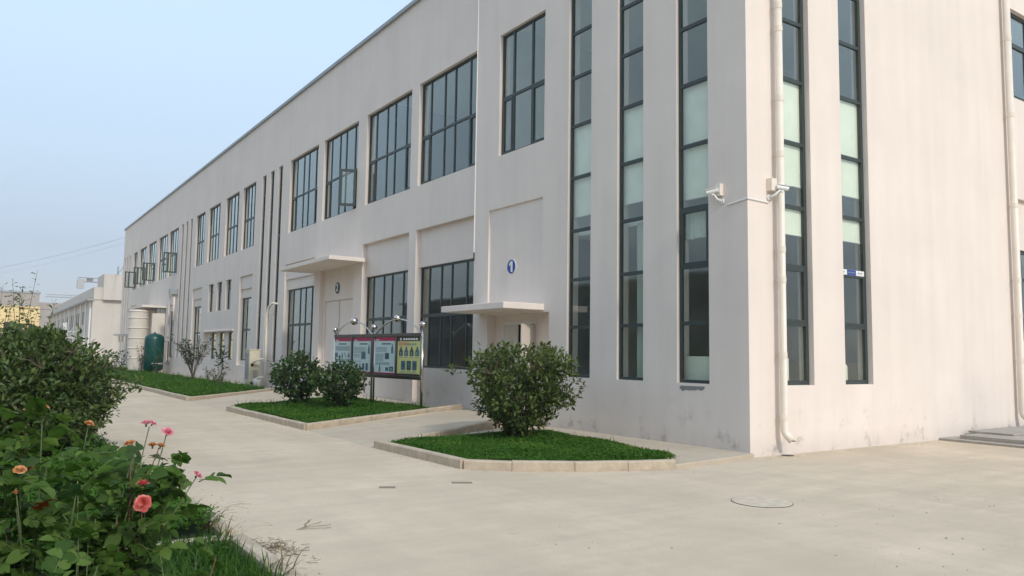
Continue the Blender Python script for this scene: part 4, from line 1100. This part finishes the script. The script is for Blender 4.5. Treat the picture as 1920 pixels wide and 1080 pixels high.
def poster(s0, s1, kind):
    W = s1 - s0; z0, z1 = 1.03, 1.965
    b = MB(); b.obox(BP(s0, z0, .004), ad * W, an * .02, (0, 0, z1 - z0)); p = b.build('poster', M['poster_yellow'] if kind == 4 else M['poster_pale'], nb)
    q = MB()
    def bar(u0, u1, v0, v1, m, o=.0255):   # u from the left edge as read, v from the bottom
        q.obox(BP(s1 - u1 * W, z0 + v0 * (z1 - z0), o), ad * ((u1 - u0) * W), an * .001, (0, 0, (v1 - v0) * (z1 - z0)), m)
    rd = random.Random(kind * 31)
    def lines(u0, u1, v0, v1, n, m=2):
        for i in range(n):
            v = v1 - (v1 - v0) * (i + .5) / n; u = u0
            while u < u1 - .03:
                w = min(rd.uniform(.02, .05), u1 - u); bar(u, u + w, v - .008, v + .008, m); u += w + .008
    if kind == 4:
        bar(0, 1, .89, 1, 4); bar(0, 1, 0, .03, 4)
        bar(.12, .17, .91, .975, 5, .027)
        for i in range(6): bar(.26 + i * .11, .34 + i * .11, .92, .965, 5, .027)
        bar(.05, .55, .78, .86, 6)
        for i in range(5): bar(.32 + i * .11, .40 + i * .11, .79, .83, 7, .0275)
        for i in range(4): figure(q, bar, .06 + i * .24, .50, .20, .24, i)
        for i in range(3): figure(q, bar, .18 + i * .25, .13, .19, .24, i + 5)
        for i in range(4): bar(.08 + i * .24, .22 + i * .24, .455, .475, 2)
        for i in range(3): bar(.2 + i * .25, .34 + i * .25, .085, .105, 2)
        lines(.1, .9, .04, .07, 1)
    else:
        bar(0, 1, .90, 1, 0); bar(0, 1, 0, .035, 0)
        for i in range(4): bar(.06 + i * .04, .09 + i * .04, .915, .94, 5, .027)
        t0 = {1: .26, 2: .36, 3: .34}[kind]
        for i in range(6): bar(t0 + i * .075, t0 + .06 + i * .075, .80, .84, 1)
        if kind == 1:
            lines(.05, .9, .62, .76, 5); bar(.02, .19, .42, .56, 3); bar(.26, .34, .45, .5, 2)
            figure(q, bar, .42, .40, .09, .17, 2); q.obox(BP(s1 - .62 * W, z0 + .56 * (z1 - z0), .0255), ad * .05 + Vector((0, 0, .02)), an * .001, ad * -.10 + Vector((0, 0, -.14)), 1)
            figure(q, bar, .78, .42, .13, .14, 3); lines(.05, .95, .28, .38, 4)
            bar(.05, .3, .15, .2, 2); figure(q, bar, .36, .1, .17, .13, 4); figure(q, bar, .66, .1, .14, .11, 5)
        elif kind == 2:
            lines(.05, .72, .56, .74, 5); figure(q, bar, .82, .54, .12, .26, 1); bar(.47, .72, .38, .60, 2, .026); bar(.49, .70, .40, .58, 3, .027)
            lines(.05, .42, .42, .54, 3); lines(.05, .5, .30, .34, 1)
            for i in range(4): figure(q, bar, .16 + i * .19, .07, .12, .20, i + 3)
        else:
            lines(.05, .62, .60, .74, 4); figure(q, bar, .78, .56, .12, .26, 1); bar(.5, .70, .40, .57, 3); bar(.56, .66, .42, .55, 1, .027)
            lines(.05, .45, .34, .55, 6); lines(.05, .75, .24, .32, 3); figure(q, bar, .22, .05, .09, .20, 2)
            bar(.54, .68, .08, .18, 3); bar(.72, .90, .07, .20, 1); bar(.76, .86, .09, .17, 2, .027)
    q.build('print', [M['magenta'], M['ink'], M['ink_soft'], M['ink_blue'], M['header_dark'], M['white'], M['petal_old'], M['ink_soft']], p)
def figure(q, bar, u, v, w, h, k):
    """small product photo: an upright bottle or box shape"""
    m = 3 if k % 2 else 1
    if k >= 5:
        bar(u, u + w, v, v + h, m); bar(u + w * .3, u + w * .7, v + h * .25, v + h * .8, 3 if m == 1 else 1, .0265)
        return
    bar(u + w * .36, u + w * .64, v + h * .74, v + h, 1)
    bar(u + w * .22, u + w * .78, v + h * .58, v + h * .74, m)
    bar(u + w * .08, u + w * .92, v, v + h * .58, m)
    bar(u + w * .35, u + w * .6, v + h * .12, v + h * .45, 2, .0265)
poster(3.50, Lb - .06, 1); poster(2.43, 3.40, 2); poster(1.19, 2.23, 3); poster(.07, 1.10, 4)

# ------------------------------------------------------------------ cream cabinet with insulated pipes and bucket
cbn = empty('outdoor_cabinet', (-.7, 25.6, .1), 'tall cream equipment cabinet standing against the shaded wall', 'cabinet')
MB().box(-.74, -.30, 24.9, 25.55, .20, 1.60).build('body', M['cream'], cbn, bevel=.015)
MB().box(-.76, -.28, 24.88, 25.57, 1.60, 1.64).build('lid', M['cream'], cbn, bevel=.01)
MB().box(-.72, -.32, 24.92, 25.53, .08, .20).build('plinth', M['slab'], cbn)
b = MB(); [b.box(-.58, -.40, 24.885, 24.899, .45 + i * .06, .48 + i * .06) for i in range(6)]; b.build('vent', M['far_grey'], cbn)
b = MB(); [b.box(-.755, -.741, 24.95 + i * .14, 25.04 + i * .14, .4, 1.5) for i in range(4)]; b.build('side_grille', M['far_grey'], cbn)
pi = empty('insulated_pipe', (-.25, 24.2, .2), 'pale yellow lagged pipe climbing the wall between the slit windows with two branches', 'pipe')
b = MB(); b.tube([(.0, 23.78, 3.52), (-.14, 24.0, 3.55), (-.2, 24.3, 3.42), (-.22, 24.5, 3.1), (-.22, 24.45, 2.2), (-.22, 24.4, 1.2), (-.24, 24.4, .3)], [.035, .045, .052, .055, .055, .052, .05], 12); b.build('riser', M['pvc'], pi, smooth=True)
for z in (1.25, .50):
    b = MB(); b.tube([(-.24, 24.42, z), (-.40, 24.52, z - .02), (-.58, 24.66, z - .10), (-.62, 24.86, z - .24)], .045, 10); b.build('branch', M['pvc'], pi, smooth=True)
    b = MB(); b.tube([(-.61, 24.80, z - .2), (-.63, 24.89, z - .27)], .055, 10); b.build('pipe_end', M['black'], pi)
bk = empty('bucket', (-.75, 23.7, .12), 'white plastic bucket on the ground by the lagged pipe', 'bucket')
b = MB(); b.lathe((-.75, 23.7, .12), [(.13, 0), (.16, .26), (.17, .30), (.15, .30), (.145, .27)], 20); b.build('body', M['white'], bk, smooth=True)
b = MB(); b.tube([(-.75 + .165 * math.cos(a), 23.7 + .03 * math.sin(a), .40 - .12 * abs(math.sin(a))) for a in [math.pi * i / 10 for i in range(11)]], .005, 5); b.build('handle', M['steel'], bk)

# ------------------------------------------------------------------ tanks and enclosure at the far end
tk = empty('pressure_tank', (-1.0, 45.5, .1), 'upright dark green pressure tank on the far bed', 'tank')
b = MB(); R0 = .57; b.lathe((-.93, 45.0, .1), [(.05, .1), (R0 * .8, .14), (R0, .3), (R0, 2.12), (R0 * .93, 2.28), (R0 * .72, 2.40), (R0 * .4, 2.47), (.08, 2.50)], 32); b.build('body', M['tank'], tk, smooth=True)
b = MB(); [b.tube([(-1.0 + .45 * math.cos(a), 45 + .45 * math.sin(a), .0), (-1.0 + .45 * math.cos(a), 45 + .45 * math.sin(a), .25)], .05, 8) for a in (.5, 2.6, 4.7)]; b.build('leg', M['tank'], tk)
b = MB(); b.tube([(-1.15, 44.35, .62), (-1.15, 44.1, .70), (-.8, 44.0, .72), (-.2, 44.0, .72)], .06, 10); b.build('outlet_pipe', M['steel'], tk, smooth=True)
b = MB(); b.tube([(-.4, 45.0, 2.1), (-.12, 45.0, 2.1), (-.12, 45.0, .6)], .03, 8); b.build('side_pipe', M['frame'], tk)
b = MB(); b.tube([(-.93, 45, 2.58), (-.93, 45, 2.67)], .05, 10); b.build('valve', M['tank'], tk)
bo = empty('white_enclosure', (-.7, 48.5, .1), 'tall plain white sheet enclosure under the far canopy', 'enclosure')
MB().box(-.80, -.02, 46.95, 50.9, .1, 3.93).build('panel', M['white_sheet'], bo, bevel=.01)
ac = empty('wall_unit', (-.5, 48.3, 3.7), 'grey box unit under the far canopy above the white enclosure', 'unit'); MB().box(-.52, -.03, 47.0, 47.7, 3.94, 4.29).build('body', M['far_grey'], ac, bevel=.01)
b = MB(); [b.box(-.5 + i * .08, -.46 + i * .08, 46.985, 47.0, 3.98, 4.25) for i in range(6)]; b.build('grille', M['ink'], ac)
wt = empty('water_tank', (-1.5, 47.6, .1), 'white ribbed upright water tank left of the enclosure', 'tank')
b = MB(); b.lathe((-1.50, 47.6, .1), [(.58, 0), (.58, 3.95), (.54, 4.03), (.2, 4.06)], 30); b.build('body', M['white_sheet'], wt, smooth=False)
for z in (.9, 1.55, 2.2, 2.85, 3.5, 3.93):
    b = MB(); b.lathe((-1.50, 47.6, .1 + z), [(.58, -.05), (.62, -.02), (.62, .02), (.58, .05)], 30); b.build('rib', M['white_sheet'], wt)
bx = empty('switch_box', (-2.8, 56, .1), 'low white box beside the ribbed water tank at the end of the building', 'box'); MB().box(-1.0, -.25, 55.6, 56.6, .1, 2.1).build('body', M['white_sheet'], bx, bevel=.01)
pb = empty('pipe_bridge', (-1.0, 61, 2.6), 'grey horizontal beam with short hangers sticking out at the far end of the building', 'pipe bridge')
b = MB(); b.box(-1.15, -.02, 61.0, 61.2, 2.62, 2.78); b.build('beam', M['far_grey'], pb)
for x in (-.75, -.5, -.22): b = MB(); b.tube([(x, 61.1, 2.62), (x, 61.1, 2.15)], .06, 8); b.build('hanger', M['slab'], pb)
vh = empty('vent_hood', (-.3, 43.6, 5.0), 'small grey vent hood on the wall beside the far slit windows', 'vent')
MB().box(-.45, -.02, 43.45, 43.95, 5.0, 5.35).build('hood', M['coping'], vh, bevel=.01); b = MB(); b.tube([(-.15, 43.7, 5.0), (-.15, 43.7, 3.4)], .06, 10); b.build('duct', M['wall'], vh, smooth=True)

# ------------------------------------------------------------------ far factory block
F = empty('far_workshop', (0, 87, 0), 'pale two-storey workshop with a row of small windows beyond the main building', 'building')
MB().box(0, 14, 87, 146, 0, 6.9).build('wall', M['far_wall'], F)
MB().box(.9, 14.2, 86.5, 92, 6.9, 9.7).build('wall', M['far_wall'], F)
MB().box(0.05, 13.9, 86.9, 146.2, 6.9, 8.25).build('parapet', M['far_wall'], F)
MB().box(-.55, .1, 86.8, 146.2, 6.78, 6.93).build('eave', M['far_grey'], F)
for y, w in [(93.2, .9), (95.0, .9), (99.5, 1.0), (101.8, 1.0), (106, 1.1), (108.5, 1.1), (114, 1.4), (120, 1.4), (126.5, 1.5), (133, 1.6), (140, 1.6)]:
    b = MB(); b.box(-.02, .06, y, y + w, 4.3, 5.9); f_ = b.build('window', M['far_grey'], F); b = MB(); b.box(-.04, -.021, y + .08, y + w - .08, 4.38, 5.82); b.build('pane', M['dark_glass'], f_)
for y, w in [(93.2, .9), (95.0, .9), (99.5, 1.0), (101.8, 1.0), (106, 1.1), (108.5, 1.1)]:
    b = MB(); b.box(-.02, .06, y, y + w, 1.4, 2.9); f_ = b.build('window', M['far_grey'], F); b = MB(); b.box(-.04, -.021, y + .08, y + w - .08, 1.48, 2.82); b.build('pane', M['dark_glass'], f_)
for y in (88.0, 92.3, 97.6, 104.3, 111.5, 118, 124.5, 131, 138): b = MB(); b.tube([(-.08, y, 6.8), (-.08, y, .1)], .10, 8); b.build('downpipe', M['white'], F)
b = MB(); b.box(3.0, 5.6, 86.93, 86.999, .9, 6.7); fw = b.build('window', M['white'], F)
b = MB(); b.box(3.35, 5.4, 86.90, 86.929, 4.0, 6.35); b.box(3.35, 5.4, 86.90, 86.929, 1.15, 3.1); b.build('pane', M['dark_glass'], fw)
b = MB(); b.box(3.35, 5.4, 86.895, 86.93, 3.15, 3.95); b.build('spandrel', mat('brown_spandrel', (.25, .15, .11), .8), fw)
b = MB()
for z in (1.8, 2.45, 4.6, 5.2, 5.8): b.box(3.35, 5.4, 86.885, 86.899, z, z + .05)
b.build('glazing_bar', M['frame'], fw)
w_ = empty('stair_frame', (-.6, 96, 0), 'white metal stair frame against the far workshop', 'stair')
b = MB(); [b.box(-1.6, -.1, 96 + k * 1.4, 96.08 + k * 1.4, 1.2 + k * .8, 1.28 + k * .8) for k in range(4)]; [b.tube([(-1.6, 96 + k * 1.4, .1), (-1.6, 96 + k * 1.4, 4.6)], .05, 6) for k in range(4)]; b.tube([(-1.6, 96, 2.6), (-1.6, 100.2, 4.6)], .04, 6); b.build('rail', M['white'], w_)

YB = empty('yellow_building', (-14, 152, 0), 'bright yellow low building closing the end of the driveway', 'building')
MB().box(-34, -1.2, 152, 166, 0, 8.9).build('wall', M['yellow'], YB)
b = MB(); b.box(-34, -1.2, 151.9, 166, 8.9, 9.05); b.build('roof', M['coping'], YB)
for x0, x1, z0, z1 in ((-12.5, -8.4, 2.2, 5.0), (-6.4, -5.2, .4, 6.0), (-4.6, -3.6, .4, 5.8), (-2.8, -1.6, .4, 5.5), (-18, -14, 2.2, 5.0), (-24, -20, 2.2, 5.0)):
    b = MB(); b.box(x0, x1, 151.9, 152.0, z0, z1); f_ = b.build('window', M['frame'], YB); b = MB(); b.box(x0 + .12, x1 - .12, 151.86, 151.899, z0 + .12, z1 - .12); b.build('pane', M['dark_glass'], f_)
RS = empty('roof_structure', (-8, 205, 0), 'dull brown roof and gantry rising behind the yellow building', 'building')
MB().box(-12, 1.5, 205, 215, 0, 14.3).build('wall', M['far_roof'], RS)
b = MB(); b.box(-12.2, 1.7, 204.8, 215, 14.3, 14.7); b.build('roof', M['coping'], RS)
MB().box(1.5, 14, 206, 214, 0, 12.3).build('wall', M['far_roof'], RS)
# tower cranes
def crane(name, x, y, z, L1, L2, label, box=True):
    t = empty(name, (x, y, 0), label, 'crane')
    b = MB()
    for dy in (0, 1.2): b.tube([(x - L1, y + dy, z), (x + L2, y + dy, z + .2)], .12, 5)
    b.tube([(x - L1, y + .6, z + 1.1), (x + L2, y + .6, z + 1.2)], .12, 5)
    n = int((L1 + L2) / 1.5)
    for i in range(n):
        a = x - L1 + i * 1.5; b.tube([(a, y, z), (a + .75, y + .6, z + 1.1), (a + 1.5, y + 1.2, z)], .07, 4, cap=False)
    b.build('jib', M['crane'], t)
    b = MB()
    for dx in (0, 1.4):
        for dy in (0, 1.4): b.tube([(x + dx, y + dy, 0), (x + dx, y + dy, z + 5)], .1, 5)
    for k in range(int(z / 1.5)): b.tube([(x, y, k * 1.5), (x + 1.4, y, k * 1.5 + 1.5)], .06, 4); b.tube([(x + 1.4, y, k * 1.5), (x + 1.4, y + 1.4, k * 1.5 + 1.5)], .06, 4)
    b.build('mast', M['crane'], t)
    if box:
        MB().box(x - L1, x - L1 + 1.7, y - .2, y + 1.4, z - 2.0, z + .6).build('counterweight', mat('weight_grey', (.42, .42, .41), .9), t)
        MB().box(x - L1 + 2.4, x - L1 + 3.8, y, y + 1.2, z + .1, z + 1.0).build('winch', M['cable'], t)
    return t
crane('tower_crane', 22.5, 241, 20.5, 10.2, 30, 'tower crane arm with square counterweight sticking out behind the far workshop')
crane('tower_crane', 42.0, 390, 24.2, 28, 20, 'fainter more distant crane arm low beside the other crane', box=False)
# overhead cables
def cable(a, c, sag, label, r=.03):
    a, c = Vector(a), Vector(c); pts = [a.lerp(c, i / 24) - Vector((0, 0, sag * 4 * (i / 24) * (1 - i / 24))) for i in range(25)]
    b = MB(); b.tube(pts, r, 5); return tag(b.build('overhead_cable', M['cable']), label, 'cable', 'overhead cables')
cable((-30, 118, 9.5), (.05, 66.5, 11.3), 1.9, 'long sagging cable reaching the top corner of the main building', .009)
cable((-30, 118, 8.6), (.3, 67.5, 11.0), 1.9, 'faint lower cable running below the long one', .005)
cable((-30, 140, 9.9), (9, 150, 7.9), .3, 'dark cable crossing in front of the yellow building', .05)
cable((2.2, 88, 9.8), (-.0, 66.6, 8.75), .15, 'short taut cable between the far workshop roof and the main building', .02)

# long workshop across the verge, mirrored in the ground floor glass
OB = empty('opposite_workshop', (-33, 20, 0), 'long grey two-storey workshop across the verge mirrored in the dark ground floor glass', 'building')
MB().box(-45, -33, -30, 80, 0, 7.6).build('wall', mat('brown_grey_render', (.13, .13, .12), .9), OB)
MB().box(-45.2, -32.7, -30.3, 80.3, 7.6, 7.8).build('roof_coping', M['coping'], OB)
for k in range(26):
    y = -28 + k * 4.1
    for z0, z1 in ((1.2, 3.4), (4.8, 6.8)):
        b = MB(); b.box(-32.97, -33.02, y, y + 2.6, z0, z1); f_ = b.build('window', M['frame'], OB); b = MB(); b.box(-32.95, -32.969, y + .1, y + 2.5, z0 + .1, z1 - .1); b.build('pane', M['dark_glass'], f_)
# lamp post standing in the yard to the right; its soft shadow falls on the sunlit wall
lp = empty('lamp_post', (7.05, -7.6, 0), 'slim grey lamp post whose soft shadow falls on the sunlit wall', 'lamp post')
b = MB(); b.tube([(7.05, -7.6, 0), (7.08, -7.6, 6.2)], [.09, .05], 12); b.build('pole', M['coping'], lp, smooth=True)
b = MB(); b.tube([(7.05, -7.6, 0), (7.05, -7.6, .15)], [.18, .16], 12); b.build('base', M['coping'], lp)
b = MB(); b.lathe((7.08, -7.6, 6.2), [(.05, 0), (.11, .1), (.12, .2), (.03, .28)], 14); b.build('lamp_head', M['white'], lp, smooth=True)

# ------------------------------------------------------------------ yard details
mh = empty('manhole_cover', (-3.0, -2.56, 0), 'round concrete manhole cover set in the yard', 'manhole cover')
b = MB(); b.lathe((-3.0, -2.56, -.02), [(.325, 0), (.325, .0245)], 48); b.build('rim_gap', M['black'], mh)
b = MB(); b.lathe((-3.0, -2.56, -.02), [(.318, 0), (.318, .026), (.306, .029)], 48); b.build('cover', M['iron'], mh)
for (x, y, w, lb) in ((-6.13, .21, .19, 'left small dark metal plate in the yard before the near bed'), (-5.2, .09, .25, 'right slightly longer dark metal plate in the yard before the near bed')):
    b = MB(); b.obox((x - w / 2, y + .05, -.02), (w * .86, -w * .5, 0), (.05, .10, 0), (0, 0, .0245)); tag(b.build('ground_plate', M['plate']), lb, 'plate')
b = MB(); b.lathe((.80, -.10, -.02), [(.10, 0), (.10, .0245)], 20); tag(b.build('floor_drain', M['black']), 'small dark drain hole in the yard under the corner downpipe', 'drain')
sp = empty('entrance_platform', (6.8, -.8, 0), 'low stone slab steps against the sunlit wall at the right edge', 'steps')
for x0, x1, y0, y1, z0, z1 in ((5.72, 11, -2.6, -.0, .0, .045), (5.98, 11, -1.62, -.28, .0455, .12), (6.7, 11, -.95, -.1, .1205, .16)):
    MB().box(x0, x1, y0, y1, z0, z1).build('slab', M['slab'], sp, bevel=.008)
# loose grit and dry leaf crumbs gathered along the kerbs and in the yard
gp = []
for x0, y0, x1, y1, n_ in ((-8.2, -8, -8.2, 25, 420), (-4.75, 1.2, -4.75, 30, 300), (-4.6, 1.0, -1.9, -.45, 160), (0.1, -.12, 5.6, -.12, 120), (-7, -5, 8, -1, 260)):
    t_ = rng.random(n_); wdt = 1.2 if n_ == 260 else .13
    gp.append(np.stack([x0 + (x1 - x0) * t_ + np.abs(rng.normal(size=n_)) * wdt * (1 if x0 < -8 or y0 < -3 else -1) * (x0 == x1 or n_ == 260), y0 + (y1 - y0) * t_ + rng.normal(size=n_) * (1.2 if n_ == 260 else .02) - (np.abs(rng.normal(size=n_)) * .1 if x0 != x1 else 0), np.full(n_, .003)], 1))
gp = np.concatenate(gp); n_ = len(gp)
OV = np.array([(1, 0, 0), (-1, 0, 0), (0, 1, 0), (0, -1, 0), (0, 0, .6), (0, 0, -.3)], float); OF = np.array([(0, 2, 4), (2, 1, 4), (1, 3, 4), (3, 0, 4), (2, 0, 5), (1, 2, 5), (3, 1, 5), (0, 3, 5)])
V_, T_ = scatter(OV, OF, gp, basis(np.concatenate([rng.normal(size=(n_, 2)), np.zeros((n_, 1))], 1), np.array([0, 0, 1.0])), .004 + .008 * rng.random(n_) ** 2)
tag(tri_mesh('grit', V_, T_, M['slab']), 'loose grit and crumbs scattered along the kerbs and yard', kind='stuff')
# twigs and dirt by the left kerb
b = MB()
for i in range(170):
    x = -8.10 + random.gauss(0, .10) ; y = -1.92 + random.gauss(0, .16) - (x + 8.1) * .5; a = random.uniform(0, 6.28); l = random.uniform(.015, .09)
    z = random.uniform(.003, .018); b.tube([(x, y, z), (x + math.cos(a) * l, y + math.sin(a) * l, z + random.uniform(0, .01))], .0022, 3)
tag(b.build('twig_litter', M['twig']), 'scattered dry twigs and dirt beside the left kerb', kind='stuff')
b = MB()
for k in range(5):
    x, y = -7.75 + k * .03, -1.35 + k * .02; a = -.4 + k * .45; pts = [(x, y, .006)]
    for j in range(6):
        x += math.cos(a) * .05; y += math.sin(a) * .05; a += random.uniform(-.5, .5); pts.append((x, y, .006 + .004 * (j % 2)))
    b.tube(pts, .002, 4)
tag(b.build('dead_weed', M['twig']), 'flat dead weed lying on the driveway concrete', 'weed')

# ------------------------------------------------------------------ summer haze
hz = MB().box(-60, 60, -45, 420, -1.0, 27.0).build('haze', [])
hm = bpy.data.materials.new('haze_air'); hm.use_nodes = True; hn = hm.node_tree; hn.nodes.clear()
ho = hn.nodes.new('ShaderNodeOutputMaterial'); hv = hn.nodes.new('ShaderNodeVolumePrincipled')
hv.inputs['Color'].default_value = (.88, .91, .95, 1); hv.inputs['Density'].default_value = .0006; hv.inputs['Anisotropy'].default_value = .1
hn.links.new(hv.outputs[0], ho.inputs['Volume']); hz.data.materials.append(hm)
tag(hz, 'thin even summer haze over the whole yard', kind='stuff')
